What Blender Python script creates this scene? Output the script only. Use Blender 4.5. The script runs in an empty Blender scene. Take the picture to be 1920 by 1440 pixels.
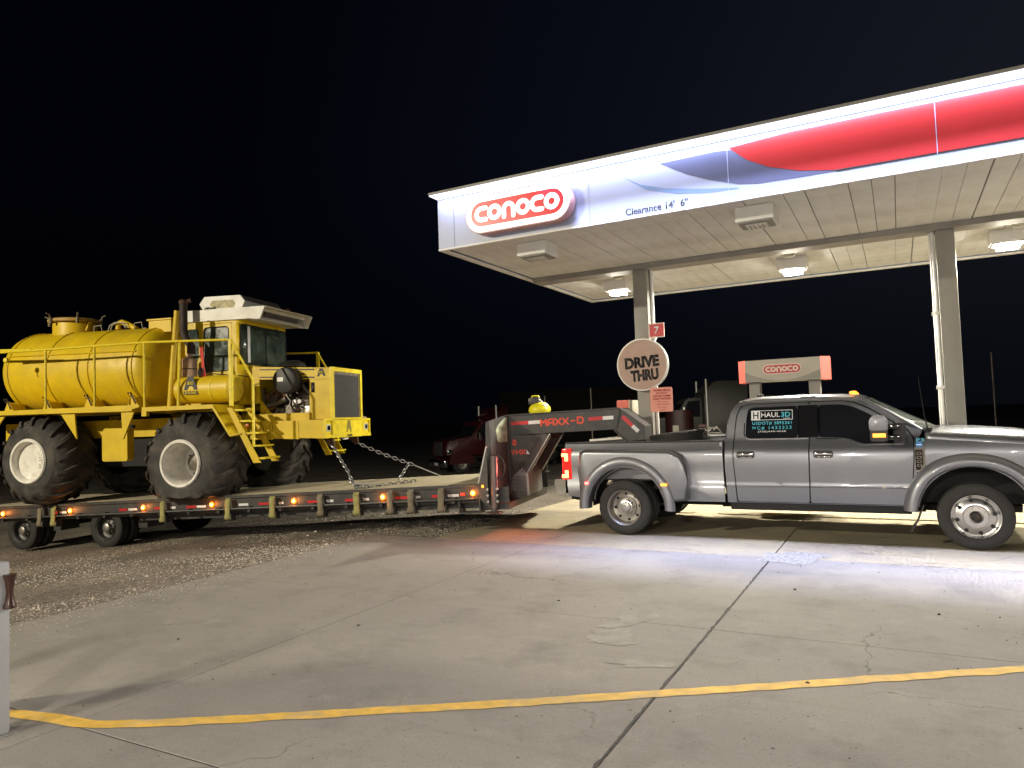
import bpy, bmesh, math, random
from mathutils import Vector, Matrix, noise
from mathutils.geometry import tessellate_polygon
R = math.radians
random.seed(7)
scene = bpy.context.scene
col = scene.collection

# ------------------------------------------------------------------ camera
HEAD = R(28.2); PITCH = math.atan(66 / 1350); ROLL = math.atan(.0344)
fw = Vector((-math.sin(HEAD) * math.cos(PITCH), math.cos(HEAD) * math.cos(PITCH), math.sin(PITCH)))
r0 = Vector((math.cos(HEAD), math.sin(HEAD), 0)); u0 = r0.cross(fw)
rx = math.cos(ROLL) * r0 - math.sin(ROLL) * u0
uy = rx.cross(fw)
cam_data = bpy.data.cameras.new('camera'); cam = bpy.data.objects.new('camera', cam_data); col.objects.link(cam)
cam.matrix_world = Matrix(((rx.x, uy.x, -fw.x, 0), (rx.y, uy.y, -fw.y, 0), (rx.z, uy.z, -fw.z, 1.77), (0, 0, 0, 1)))
cam_data.sensor_width = 36; cam_data.lens = 36 * 1350 / 1920; cam_data.clip_end = 1500; cam_data.clip_start = .05
scene.camera = cam
# ------------------------------------------------------------------ world: clear night sky
w = bpy.data.worlds.new('World'); scene.world = w; w.use_nodes = True
nt = w.node_tree; nt.nodes.clear()
out = nt.nodes.new('ShaderNodeOutputWorld'); bg = nt.nodes.new('ShaderNodeBackground')
tc = nt.nodes.new('ShaderNodeTexCoord'); dp = nt.nodes.new('ShaderNodeVectorMath'); dp.operation = 'DOT_PRODUCT'
dp.inputs[1].default_value = (.62, .78, -.15)
rp = nt.nodes.new('ShaderNodeValToRGB')
rp.color_ramp.elements[0].position = .0; rp.color_ramp.elements[0].color = (.0008, .0010, .0022, 1)
rp.color_ramp.elements[1].position = .88; rp.color_ramp.elements[1].color = (.0095, .0112, .0165, 1)
e = rp.color_ramp.elements.new(.45); e.color = (.0030, .0038, .0080, 1)
nt.links.new(tc.outputs['Generated'], dp.inputs[0]); nt.links.new(dp.outputs['Value'], rp.inputs[0])
sx_ = nt.nodes.new('ShaderNodeSeparateXYZ'); nt.links.new(tc.outputs['Generated'], sx_.inputs[0])
em_ = nt.nodes.new('ShaderNodeMapRange'); em_.interpolation_type = 'SMOOTHSTEP'; em_.inputs[1].default_value = -.02; em_.inputs[2].default_value = .38; em_.inputs[3].default_value = .28; em_.inputs[4].default_value = 1.0
nt.links.new(sx_.outputs[2], em_.inputs[0]); nt.links.new(em_.outputs[0], bg.inputs[1]); nt.links.new(rp.outputs[0], bg.inputs[0])
nt.links.new(bg.outputs[0], out.inputs[0])
scene.view_settings.view_transform = 'Standard'; scene.view_settings.look = 'None'
scene.view_settings.exposure = 0; scene.view_settings.gamma = 1
scene.cycles.use_denoising = True
scene.cycles.max_bounces = 6; scene.cycles.diffuse_bounces = 3; scene.cycles.glossy_bounces = 4
scene.cycles.transmission_bounces = 4; scene.cycles.caustics_reflective = False; scene.cycles.caustics_refractive = False
scene.cycles.sample_clamp_indirect = 4

def area(name, loc, target, sx, sy, power, color, spread=180):
    l = bpy.data.lights.new(name, 'AREA'); l.shape = 'RECTANGLE'; l.size = sx; l.size_y = sy; l.energy = power; l.color = color
    l.spread = R(spread)
    o = bpy.data.objects.new(name, l); col.objects.link(o); o.location = loc
    d = (Vector(target) - Vector(loc)).normalized()
    o.rotation_euler = d.to_track_quat('-Z', 'Y').to_euler(); return o
WARM = (1, .91, .80); LAMP = (1, .94, .78); LED = (.60, .66, 1.0)
# lamps in the canopy (far row burns, near row is off)
LAMP_X = (-4.78, -1.53, 1.62, 4.85, 8.0)
for i, x in enumerate(LAMP_X):
    a = area('canopy_lamp_light', (x, 13.5, 4.13), (x, 13.5, 0), .26, .18, 130, LAMP)
    p_ = bpy.data.lights.new('canopy_lamp_glow', 'SPOT'); p_.spot_size = R(176); p_.spot_blend = .08; p_.energy = 720; p_.color = LAMP; p_.shadow_soft_size = .07
    q_ = bpy.data.objects.new('canopy_lamp_glow', p_); col.objects.link(q_); q_.location = (x, 13.5, 4.08)
# LED strip under the projecting lip at the top of the fascia
led = area('fascia_led_light', (2.45, 9.085, 5.185), (2.45, 9.085, 0), 17.0, .03, 165, LED)
led.rotation_euler = (0, 0, 0)
led2 = area('fascia_led_downlight', (3.3, 8.965, 5.185), (3.3, 9.75, 0), 15.2, .03, 340, LED, 44)
led2.rotation_euler = (R(3), 0, 0)
# wall lamps under the eaves of the shop behind the camera
for x, z, p in ((-5.4, 3.4, 112), (-1.3, 3.4, 200), (2.9, 3.4, 132), (7.0, 3.4, 100)):
    area('shop_lamp_light', (x, -2.62, z), (x, 1.4, 0), .5, .16, p, WARM, 115)
# added unseen light that brightens the yellow vehicle on the trailer
area('vehicle_fill_light', (-17, -9, 8.6), (-13, 9, 0), .6, .3, 3500, (1, .90, .68))

# ------------------------------------------------------------------ materials
MATS = {}
def mat(name, color, rough=.6, metal=0, var=.12, vscale=4, bump=0, bscale=60, coat=0, emit=None, estr=0, spec=.5, dirt=None, dirt_amt=0, dirt_scale=2.5, island=0, trans=0, stretch=None):
    if name in MATS: return MATS[name]
    m = bpy.data.materials.new(name); m.use_nodes = True; t = m.node_tree; n = t.nodes; L = t.links
    b = n['Principled BSDF']
    b.inputs['Roughness'].default_value = rough; b.inputs['Metallic'].default_value = metal
    b.inputs['Coat Weight'].default_value = coat; b.inputs['Coat Roughness'].default_value = .06
    b.inputs['Specular IOR Level'].default_value = spec
    if trans: b.inputs['Transmission Weight'].default_value = trans
    c = n.new('ShaderNodeTexCoord')
    src = c.outputs['Object']
    if stretch:
        mp = n.new('ShaderNodeMapping'); mp.inputs['Scale'].default_value = stretch; L.new(src, mp.inputs[0]); src = mp.outputs[0]
    nz = n.new('ShaderNodeTexNoise'); nz.inputs['Scale'].default_value = vscale; nz.inputs['Detail'].default_value = 6
    L.new(src, nz.inputs['Vector'])
    mr = n.new('ShaderNodeMapRange'); mr.inputs[1].default_value = .3; mr.inputs[2].default_value = .7
    mr.inputs[3].default_value = 1 - var; mr.inputs[4].default_value = 1 + var
    L.new(nz.outputs[0], mr.inputs[0])
    mx = n.new('ShaderNodeVectorMath'); mx.operation = 'SCALE'; mx.inputs[0].default_value = color[:3]
    L.new(mr.outputs[0], mx.inputs['Scale'])
    co = mx.outputs[0]
    if island:
        g = n.new('ShaderNodeNewGeometry'); m2 = n.new('ShaderNodeMapRange'); m2.inputs[3].default_value = 1 - island; m2.inputs[4].default_value = 1 + island
        L.new(g.outputs['Random Per Island'], m2.inputs[0])
        s2 = n.new('ShaderNodeVectorMath'); s2.operation = 'SCALE'; L.new(co, s2.inputs[0]); L.new(m2.outputs[0], s2.inputs['Scale']); co = s2.outputs[0]
    if dirt_amt:
        dn = n.new('ShaderNodeTexNoise'); dn.inputs['Scale'].default_value = dirt_scale; dn.inputs['Detail'].default_value = 9; dn.inputs['Roughness'].default_value = .68
        L.new(src, dn.inputs['Vector'])
        dm = n.new('ShaderNodeMapRange'); dm.inputs[1].default_value = .48; dm.inputs[2].default_value = .75; dm.inputs[3].default_value = 0; dm.inputs[4].default_value = dirt_amt
        L.new(dn.outputs[0], dm.inputs[0])
        mm = n.new('ShaderNodeMix'); mm.data_type = 'RGBA'
        L.new(dm.outputs[0], mm.inputs['Factor']); L.new(co, mm.inputs['A']); mm.inputs['B'].default_value = (*dirt, 1)
        co = mm.outputs['Result']
        rm = n.new('ShaderNodeMapRange'); rm.inputs[1].default_value = 0; rm.inputs[2].default_value = 1; rm.inputs[3].default_value = rough; rm.inputs[4].default_value = .9
        L.new(dm.outputs[0], rm.inputs[0]); L.new(rm.outputs[0], b.inputs['Roughness'])
    L.new(co, b.inputs['Base Color'])
    if bump:
        bn = n.new('ShaderNodeTexNoise'); bn.inputs['Scale'].default_value = bscale; bn.inputs['Detail'].default_value = 4
        L.new(c.outputs['Object'], bn.inputs['Vector'])
        bp = n.new('ShaderNodeBump'); bp.inputs['Strength'].default_value = bump; bp.inputs['Distance'].default_value = .01
        L.new(bn.outputs[0], bp.inputs['Height']); L.new(bp.outputs[0], b.inputs['Normal'])
    if emit:
        b.inputs['Emission Color'].default_value = (*emit, 1); b.inputs['Emission Strength'].default_value = estr
    MATS[name] = m; return m

DUST = (.30, .25, .18)
YEL = mat('yellow_paint', (.68, .48, .008), .45, var=.09, vscale=3, dirt=(.34, .22, .04), dirt_amt=.42, dirt_scale=2.4, bump=.08, bscale=25)
YEL2 = mat('yellow_rail_paint', (.76, .60, .02), .45, var=.08, vscale=6, dirt=(.16, .09, .04), dirt_amt=.4, dirt_scale=7)
WHITE_P = mat('white_cab_paint', (.74, .72, .66), .45, var=.05, dirt=(.4, .36, .28), dirt_amt=.35)
BLACK = mat('black_paint', (.042, .042, .042), .45, dirt=DUST, dirt_amt=.22, dirt_scale=5)
MATTE = mat('matte_black', (.012, .012, .013), .8)
DARKMET = mat('dark_engine_metal', (.045, .038, .032), .55, metal=.3, var=.5, vscale=9, dirt=(.12, .08, .05), dirt_amt=.6, dirt_scale=7)
GREYMET = mat('grey_engine_metal', (.17, .15, .13), .5, metal=.4, var=.4, vscale=12, dirt=(.10, .07, .05), dirt_amt=.6, dirt_scale=9)
RUST = mat('rusty_metal', (.10, .05, .03), .75, metal=.2, var=.4, vscale=14, dirt=(.16, .07, .03), dirt_amt=.7)
EXH = mat('brown_exhaust_steel', (.05, .036, .03), .7, metal=.3, var=.3, vscale=8)
RUBBER = mat('tyre_rubber', (.022, .021, .020), .75, var=.2, vscale=10, bump=.15, bscale=40)
BIGRUB = mat('dusty_tractor_rubber', (.032, .030, .028), .72, var=.3, vscale=5, dirt=(.16, .135, .105), dirt_amt=.7, dirt_scale=2.6, bump=.2, bscale=30)
RIMW = mat('white_rim_paint', (.80, .78, .72), .5, dirt=(.26, .17, .11), dirt_amt=.6, dirt_scale=6)
STEEL = mat('polished_alloy', (.72, .72, .72), .24, metal=1, var=.06)
STEEL2 = mat('dull_wheel_steel', (.42, .40, .37), .36, metal=.9, var=.15, dirt=(.2, .18, .15), dirt_amt=.5, dirt_scale=9)
GALV = mat('galvanised_steel', (.45, .45, .44), .45, metal=.7, var=.15)
CHROME = mat('chrome', (.85, .85, .86), .08, metal=1, var=.02)
PAINT = mat('metallic_grey_paint', (.235, .245, .275), .37, metal=.8, var=.03, vscale=2, coat=.8, dirt=(.24, .22, .19), dirt_amt=.06, dirt_scale=2)
PAINTF = mat('flare_grey_paint', (.25, .26, .29), .42, metal=.65, var=.04, vscale=3, coat=.5, dirt=(.30, .27, .22), dirt_amt=.22, dirt_scale=3)
TRIM = mat('black_plastic_trim', (.020, .020, .021), .5)
GLOSSB = mat('gloss_black_pillar', (.012, .012, .014), .12, coat=.5)
def glassmat(name, color, alpha_like, rough=.03):
    m = mat(name, color, rough, var=.15, vscale=2, spec=.6, coat=.3)
    return m
TINT = mat('tinted_truck_glass', (.012, .013, .017), .04, var=.2, vscale=3, spec=.6)
WSG = mat('windscreen_glass', (.16, .18, .17), .08, var=.35, vscale=3, spec=.7, coat=.3)
CABG = mat('dusty_cab_glass', (.035, .052, .045), .10, var=.5, vscale=2.2, spec=.6, dirt=(.12, .16, .13), dirt_amt=.5, dirt_scale=2.2)
WOOD = mat('worn_deck_wood', (.46, .40, .28), .8, var=.3, vscale=3, stretch=(1, 14, 6), island=.14, bump=.3, bscale=30)
TRED = mat('reflective_red_tape', (.55, .01, .015), .4); TWHT = mat('reflective_white_tape', (.75, .75, .75), .4)
ORED = mat('red_orange_lettering', (.75, .07, .03), .5, var=.03)
STRAP = mat('yellow_webbing', (.32, .31, .11), .8, var=.25, vscale=12, dirt=(.16, .13, .08), dirt_amt=.6, dirt_scale=6)
STRAP2 = mat('dirty_webbing', (.20, .17, .115), .85, var=.3, vscale=12, dirt=(.10, .08, .06), dirt_amt=.6, dirt_scale=6)
AMBER = mat('amber_marker_lens', (.6, .15, .01), .3, emit=(1, .27, .03), estr=30)
AMBERH = mat('amber_lamp_halo', (.6, .12, .01), .3, emit=(1, .17, .01), estr=1.8)  # glowing disc stands in for the orange halo round each lens
AMBERD = mat('amber_lens_dim', (.6, .16, .02), .3, emit=(1, .30, .03), estr=3.2)
REDL = mat('red_tail_lens', (.6, .01, .01), .2, emit=(1, .012, .01), estr=1.1, coat=.5)
REDH = mat('red_tail_bulb', (.6, .05, .02), .3, emit=(1, .16, .045), estr=13)
REDM = mat('red_marker_lens', (.6, .05, .02), .3, emit=(1, .05, .04), estr=16)
LAMPM = mat('lamp_lens_lit', (.9, .9, .8), .3, emit=(1, .95, .80), estr=120)
LEDM = mat('led_strip_lens', (.9, .9, .9), .3, emit=(.8, .87, 1), estr=1.6)
LAMPOFF = mat('lamp_lens_off', (.62, .61, .55), .25, var=.1)
CANW = mat('white_canopy_metal', (.84, .84, .83), .75, var=.06, vscale=3, island=.05, dirt=(.45, .42, .35), dirt_amt=.4, dirt_scale=1.3)
CANG = mat('painted_column_steel', (.27, .26, .24), .5, var=.08, vscale=2, dirt=(.25, .2, .14), dirt_amt=.3)
CANB = mat('canopy_beam_paint', (.30, .28, .26), .55, var=.1)
FASLED = mat('fascia_white_led_tint', (.40, .44, .60), .45, var=.03, vscale=1.5)  # white vinyl; the LED's lilac tint is put into this colour
FASR = mat('fascia_red', (.46, .024, .022), .4, var=.03)
FASB = mat('fascia_grey_blue', (.10, .11, .19), .45, var=.04)
FASL = mat('fascia_light_blue', (.19, .28, .46), .45, var=.04)
SIGNW = mat('sign_white_lit', (.9, .9, .9), .3, emit=(1, 1, 1), estr=1.25)
SIGNR = mat('sign_red_lit', (.12, .0, .004), .3, emit=(1, .002, .022), estr=.74)
SIGNEDGE = mat('sign_return', (.55, .30, .30), .4)
SALMON = mat('salmon_red_panel', (.66, .115, .08), .5, var=.04)
TOPW = mat('topper_cream', (.43, .40, .34), .5, var=.05)
DKRED = mat('logo_dark_red', (.42, .02, .025), .4); PINKW = mat('logo_pink_white', (.75, .60, .55), .5)
BLACKT = mat('black_lettering', (.012, .012, .014), .5)
SIGNTAN = mat('sign_face_tail_glow', (.42, .275, .23), .5, var=.10, vscale=3, dirt=(.30, .30, .24), dirt_amt=.35, dirt_scale=2)  # pinkness of the red tail light is put into this face colour
WARNF = mat('warning_sign_face', (.74, .30, .24), .5, var=.03); WARNT = mat('warning_lettering', (.40, .03, .03), .5)
NUMR = mat('number_sign_red', (.50, .02, .03), .4)
BOLL = mat('grey_post_paint', (.40, .41, .43), .5, var=.06)
BROWN = mat('dark_brown_gloss', (.045, .018, .014), .3)
LBLUE = mat('cyan_lettering', (.12, .62, .80), .5); LWHITE = mat('white_lettering', (.80, .82, .85), .5)
BLUEST = mat('blue_sticker', (.03, .22, .62), .4)
PAINTY = mat('yellow_line_paint', (.74, .46, .08), .7, var=.2, vscale=9, dirt=(.45, .38, .24), dirt_amt=.95, dirt_scale=3.5, stretch=(1, 1, 1))
SEAL = mat('joint_sealant', (.055, .050, .043), .8, var=.4, vscale=20)
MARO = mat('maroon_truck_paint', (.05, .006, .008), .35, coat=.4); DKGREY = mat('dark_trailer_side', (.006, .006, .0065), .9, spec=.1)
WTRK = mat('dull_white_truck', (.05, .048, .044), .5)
CHAIN = mat('chain_steel', (.30, .30, .31), .4, metal=.8, var=.2, island=.3)
YBRIGHT = mat('bright_yellow_plastic', (.80, .72, .02), .4)
FLAG = mat('red_flag_cloth', (.62, .06, .05), .8)
SHOPW = mat('shop_wall', (.40, .33, .25), .8); SHOPG = mat('shop_window_lit', (.5, .5, .45), .2, emit=(1, .88, .66), estr=1.6)
TANY = mat('stained_canister', (.42, .29, .20), .6, var=.25, vscale=6)

def concrete(name, base, warm, cracks=True, sand=0):
    m = bpy.data.materials.new(name); m.use_nodes = True; t = m.node_tree; n = t.nodes; L = t.links; b = n['Principled BSDF']
    g = n.new('ShaderNodeNewGeometry'); P = g.outputs['Position']
    def noise_(s, d=6, r=.55, vec=P):
        a = n.new('ShaderNodeTexNoise'); a.inputs['Scale'].default_value = s; a.inputs['Detail'].default_value = d; a.inputs['Roughness'].default_value = r; L.new(vec, a.inputs['Vector']); return a.outputs[0]
    def rng(v, a, b_, c, d):
        q = n.new('ShaderNodeMapRange'); q.inputs[1].default_value = a; q.inputs[2].default_value = b_; q.inputs[3].default_value = c; q.inputs[4].default_value = d; L.new(v, q.inputs[0]); return q.outputs[0]
    def mix(f, a, c2):
        q = n.new('ShaderNodeMix'); q.data_type = 'RGBA'; L.new(f, q.inputs['Factor'])
        for k, v in (('A', a), ('B', c2)):
            if isinstance(v, tuple): q.inputs[k].default_value = (*v, 1)
            else: L.new(v, q.inputs[k])
        return q.outputs['Result']
    c = mix(rng(noise_(.55, 5), .35, .65, 0, 1), base, warm)
    dark = tuple(x * .72 for x in base); light = tuple(min(1, x * 1.28) for x in warm)
    c = mix(rng(noise_(1.7, 8, .7), .50, .70, 0, .8), c, dark)
    c = mix(rng(noise_(.22, 6, .65), .50, .62, 0, .35), c, dark)
    c = mix(rng(noise_(3.1, 7, .62), .56, .74, 0, .45), c, light)
    # broom / tyre streaks
    mp = n.new('ShaderNodeMapping'); mp.inputs['Scale'].default_value = (.35, 9, 1); L.new(P, mp.inputs[0])
    c = mix(rng(noise_(1.0, 6, .6, mp.outputs[0]), .55, .8, 0, .35), c, dark)
    # fine speckle
    c = mix(rng(noise_(9, 7, .75), .58, .68, 0, .40), c, tuple(x * .6 for x in base))
    c = mix(rng(noise_(55, 3), .58, .70, 0, .6), c, tuple(x * .5 for x in base))
    c = mix(rng(noise_(120, 2), .62, .72, 0, .45), c, light)
    # gum and oil spots
    v = n.new('ShaderNodeTexVoronoi'); v.inputs['Scale'].default_value = 2.3; L.new(P, v.inputs['Vector'])
    c = mix(rng(v.outputs['Distance'], .022, .034, .75, 0), c, (.05, .045, .04))
    v2 = n.new('ShaderNodeTexVoronoi'); v2.inputs['Scale'].default_value = 7.5; L.new(P, v2.inputs['Vector'])
    sel = n.new('ShaderNodeMath'); sel.operation = 'MULTIPLY'; L.new(rng(v2.outputs['Distance'], .05, .09, .8, 0), sel.inputs[0]); L.new(rng(noise_(.9), .55, .6, 0, 1), sel.inputs[1])
    c = mix(sel.outputs[0], c, (.07, .06, .05))
    if sand:
        c = mix(rng(noise_(.8, 9, .7), .40, .60, .15, sand), c, (.44, .37, .23))
        mp2 = n.new('ShaderNodeMapping'); mp2.inputs['Scale'].default_value = (.9, 4.5, 1); L.new(P, mp2.inputs[0])
        c = mix(rng(noise_(1.6, 9, .75, mp2.outputs[0]), .56, .66, 0, .7), c, (.13, .10, .07))
        c = mix(rng(noise_(30, 4), .6, .7, 0, .5), c, (.12, .10, .08))
    if cracks:
        v3 = n.new('ShaderNodeTexVoronoi'); v3.feature = 'DISTANCE_TO_EDGE'; v3.inputs['Scale'].default_value = .33
        wv = n.new('ShaderNodeVectorMath'); wv.operation = 'ADD'
        nn = n.new('ShaderNodeTexNoise'); nn.inputs['Scale'].default_value = 2.2; nn.inputs['Detail'].default_value = 7; L.new(P, nn.inputs['Vector'])
        sc_ = n.new('ShaderNodeVectorMath'); sc_.operation = 'SCALE'; sc_.inputs['Scale'].default_value = .55; L.new(nn.outputs['Color'], sc_.inputs[0])
        L.new(P, wv.inputs[0]); L.new(sc_.outputs[0], wv.inputs[1]); L.new(wv.outputs[0], v3.inputs['Vector'])
        mk = n.new('ShaderNodeMath'); mk.operation = 'MULTIPLY'; L.new(rng(v3.outputs['Distance'], .0008, .0022, .6, 0), mk.inputs[0]); L.new(rng(noise_(.3), .51, .55, 0, 1), mk.inputs[1])
        c = mix(mk.outputs[0], c, (.08, .07, .06))
    L.new(c, b.inputs['Base Color']); b.inputs['Roughness'].default_value = .86; b.inputs['Specular IOR Level'].default_value = .35
    bp = n.new('ShaderNodeBump'); bp.inputs['Strength'].default_value = .45; bp.inputs['Distance'].default_value = .006
    L.new(noise_(48, 5, .7), bp.inputs['Height']); L.new(bp.outputs[0], b.inputs['Normal'])
    return m
CONC = concrete('slab_concrete', (.275, .255, .226), (.300, .276, .243))
CONC2 = concrete('old_sandy_concrete', (.30, .27, .21), (.33, .295, .23), sand=.8)
def gravelmat():
    m = bpy.data.materials.new('gravel_dirt'); m.use_nodes = True; t = m.node_tree; n = t.nodes; L = t.links; b = n['Principled BSDF']
    g = n.new('ShaderNodeNewGeometry'); P = g.outputs['Position']
    a = n.new('ShaderNodeTexNoise'); a.inputs['Scale'].default_value = .7; a.inputs['Detail'].default_value = 8; L.new(P, a.inputs['Vector'])
    r = n.new('ShaderNodeValToRGB'); r.color_ramp.elements[0].position = .35; r.color_ramp.elements[0].color = (.14, .118, .095, 1); r.color_ramp.elements[1].position = .65; r.color_ramp.elements[1].color = (.25, .215, .17, 1); L.new(a.outputs[0], r.inputs[0])
    v = n.new('ShaderNodeTexVoronoi'); v.inputs['Scale'].default_value = 42; L.new(P, v.inputs['Vector'])
    sp = n.new('ShaderNodeSeparateColor'); L.new(v.outputs['Color'], sp.inputs[0])
    mr = n.new('ShaderNodeMapRange'); mr.inputs[3].default_value = .45; mr.inputs[4].default_value = 1.55; L.new(sp.outputs[0], mr.inputs[0])
    s = n.new('ShaderNodeVectorMath'); s.operation = 'SCALE'; L.new(r.outputs[0], s.inputs[0]); L.new(mr.outputs[0], s.inputs['Scale'])
    L.new(s.outputs[0], b.inputs['Base Color']); b.inputs['Roughness'].default_value = .9
    bp = n.new('ShaderNodeBump'); bp.inputs['Strength'].default_value = .9; bp.inputs['Distance'].default_value = .015; bp.invert = True
    L.new(v.outputs['Distance'], bp.inputs['Height']); L.new(bp.outputs[0], b.inputs['Normal'])
    return m
GRAV = gravelmat()
STONE = mat('pale_gravel_stone', (.46, .41, .34), .8, island=.65, var=.2)
SPECK = mat('dark_debris', (.05, .042, .035), .85, island=.5)

# ------------------------------------------------------------------ builders
def link(o, parent=None, matrix=None):
    col.objects.link(o)
    if parent is not None: o.parent = parent
    if matrix is not None: o.matrix_local = matrix
    return o
def finish(bm, name, m, parent=None, label=None, smooth=35, matrix=None):
    me = bpy.data.meshes.new(name); bmesh.ops.remove_doubles(bm, verts=bm.verts, dist=1e-5)
    bmesh.ops.recalc_face_normals(bm, faces=bm.faces)
    bm.to_mesh(me); bm.free()
    if smooth:
        me.polygons.foreach_set('use_smooth', [True] * len(me.polygons)); me.set_sharp_from_angle(angle=R(smooth))
    me.materials.append(m)
    o = bpy.data.objects.new(name, me); link(o, parent, matrix)
    if label: o['label'] = label
    return o
def thing(name, label, cat, matrix=None, group=None):
    o = bpy.data.objects.new(name, None); col.objects.link(o); o.empty_display_size = .1
    if matrix is not None: o.matrix_world = matrix
    o['label'] = label; o['category'] = cat
    if group: o['group'] = group
    return o
def tag(o, label, cat, group=None):
    o['label'] = label; o['category'] = cat
    if group: o['group'] = group
    return o
def box(bm, x0, x1, y0, y1, z0, z1, bev=0, M=None):
    r = bmesh.ops.create_cube(bm, size=1)
    vs = r['verts']
    for v in vs: v.co = Vector(((x0 + x1) / 2 + v.co.x * (x1 - x0), (y0 + y1) / 2 + v.co.y * (y1 - y0), (z0 + z1) / 2 + v.co.z * (z1 - z0)))
    if bev:
        es = list({e for v in vs for e in v.link_edges})
        r2 = bmesh.ops.bevel(bm, geom=es, offset=bev, segments=2, affect='EDGES', profile=.6)
        vs = list({v for f in r2['faces'] for v in f.verts} | {v for v in vs if v.is_valid})
    if M is not None:
        for v in set(vs): v.co = M @ v.co
    return vs
def frame_to(d):
    d = Vector(d).normalized(); a = Vector((0, 0, 1)) if abs(d.z) < .95 else Vector((1, 0, 0))
    x = d.cross(a).normalized(); y = d.cross(x); return x, y
def tube(bm, pts, r, seg=8, cap=True, rs=None, flat=1):
    pts = [Vector(p) for p in pts]; rings = []
    for i, p in enumerate(pts):
        if i == 0: d = pts[1] - p
        elif i == len(pts) - 1: d = p - pts[i - 1]
        else: d = (pts[i + 1] - p).normalized() + (p - pts[i - 1]).normalized()
        x, y = frame_to(d)
        if rings and len(rings) > 0:
            px = rings_x
            x = (px - d.normalized() * px.dot(d.normalized())).normalized(); y = d.normalized().cross(x)
        rings_x = x
        rr = rs[i] if rs else r
        rings.append([bm.verts.new(p + x * (rr * math.cos(2 * math.pi * k / seg)) + y * (rr * flat * math.sin(2 * math.pi * k / seg))) for k in range(seg)])
    for a, b in zip(rings, rings[1:]):
        for k in range(seg): bm.faces.new((a[k], a[(k + 1) % seg], b[(k + 1) % seg], b[k]))
    if cap:
        bm.faces.new(rings[0]); bm.faces.new(rings[-1][::-1])
def bar(bm, p0, p1, w, h, up=(0, 0, 1)):
    p0 = Vector(p0); p1 = Vector(p1); d = (p1 - p0).normalized(); up = Vector(up)
    s = d.cross(up)
    if s.length < 1e-4: s = d.cross(Vector((1, 0, 0)))
    s.normalize(); t = s.cross(d)
    vs = [bm.verts.new(p + s * (w / 2 * a) + t * (h / 2 * b)) for p in (p0, p1) for a, b in ((-1, -1), (1, -1), (1, 1), (-1, 1))]
    for f in ((0, 1, 2, 3), (7, 6, 5, 4), (0, 4, 5, 1), (1, 5, 6, 2), (2, 6, 7, 3), (3, 7, 4, 0)): bm.faces.new([vs[i] for i in f])
def lathe(bm, prof, seg=32, center=(0, 0, 0), axis='y', close=False, cap=True):
    # prof: list of (axial, radius)
    c = Vector(center); rings = []
    for a, r in prof:
        ring = []
        for k in range(seg):
            t = 2 * math.pi * k / seg; cx, cz = r * math.cos(t), r * math.sin(t)
            p = Vector((cx, a, cz)) if axis == 'y' else (Vector((cx, cz, a)) if axis == 'z' else Vector((a, cx, cz)))
            ring.append(bm.verts.new(c + p))
        rings.append(ring)
    pairs = list(zip(rings, rings[1:])) + ([(rings[-1], rings[0])] if close else [])
    for a, b in pairs:
        for k in range(seg): bm.faces.new((a[k], a[(k + 1) % seg], b[(k + 1) % seg], b[k]))
    if not close and cap:
        for ring in (rings[0], rings[-1]):
            if (ring[0].co - ring[seg // 2].co).length > 1e-4: bm.faces.new(ring)
def cyl(bm, p0, p1, r, r1=None, seg=16):
    tube(bm, [p0, p1], r, seg, rs=[r, r if r1 is None else r1])
def prism(bm, poly, d0, d1, plane='xz', bev=0, seg=2, holes=()):
    """poly in 2D; extruded along the third axis from d0 to d1"""
    loops = [[Vector((a, b, 0)) for a, b in poly]] + [[Vector((a, b, 0)) for a, b in h] for h in holes]
    tris = tessellate_polygon(loops); flat = [p for l in loops for p in l]
    def P(p, d): return Vector((p.x, d, p.y)) if plane == 'xz' else (Vector((p.x, p.y, d)) if plane == 'xy' else Vector((d, p.x, p.y)))
    if not holes:
        a = [bm.verts.new(P(p, d0)) for p in flat]; b = [bm.verts.new(P(p, d1)) for p in flat]
        f0 = bm.faces.new(a); f1 = bm.faces.new(b[::-1]); n = len(a)
        for i in range(n): bm.faces.new((a[i], b[i], b[(i + 1) % n], a[(i + 1) % n]))
        if bev:
            es = [e for e in f1.edges]
            bmesh.ops.bevel(bm, geom=es, offset=bev, segments=seg, affect='EDGES', profile=.55)
        return
    a = [bm.verts.new(P(p, d0)) for p in flat]; b = [bm.verts.new(P(p, d1)) for p in flat]
    for t in tris:
        try: bm.faces.new([a[i] for i in t]); bm.faces.new([b[i] for i in t][::-1])
        except ValueError: pass
    o = 0
    for l in loops:
        n = len(l)
        for i in range(n): bm.faces.new((a[o + i], b[o + i], b[o + (i + 1) % n], a[o + (i + 1) % n]))
        o += n
def arc(cx, cy, r, a0, a1, n): return [(cx + r * math.cos(R(a0 + (a1 - a0) * i / n)), cy + r * math.sin(R(a0 + (a1 - a0) * i / n))) for i in range(n + 1)]
def rrect(x0, x1, y0, y1, r, n=5):
    return arc(x1 - r, y1 - r, r, 0, 90, n) + arc(x0 + r, y1 - r, r, 90, 180, n) + arc(x0 + r, y0 + r, r, 180, 270, n) + arc(x1 - r, y0 + r, r, 270, 360, n)
def roundpoly(poly, r, n=4):
    out = []; N = len(poly)
    for i in range(N):
        p = Vector(poly[i]); a = Vector(poly[i - 1]); b = Vector(poly[(i + 1) % N])
        d1 = (a - p); d2 = (b - p); k = min(r, d1.length * .45, d2.length * .45)
        s = p + d1.normalized() * k; e = p + d2.normalized() * k
        for j in range(n + 1):
            t = j / n; q = s * (1 - t) ** 2 + p * 2 * t * (1 - t) + e * t * t; out.append((q.x, q.y))
    return out
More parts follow.
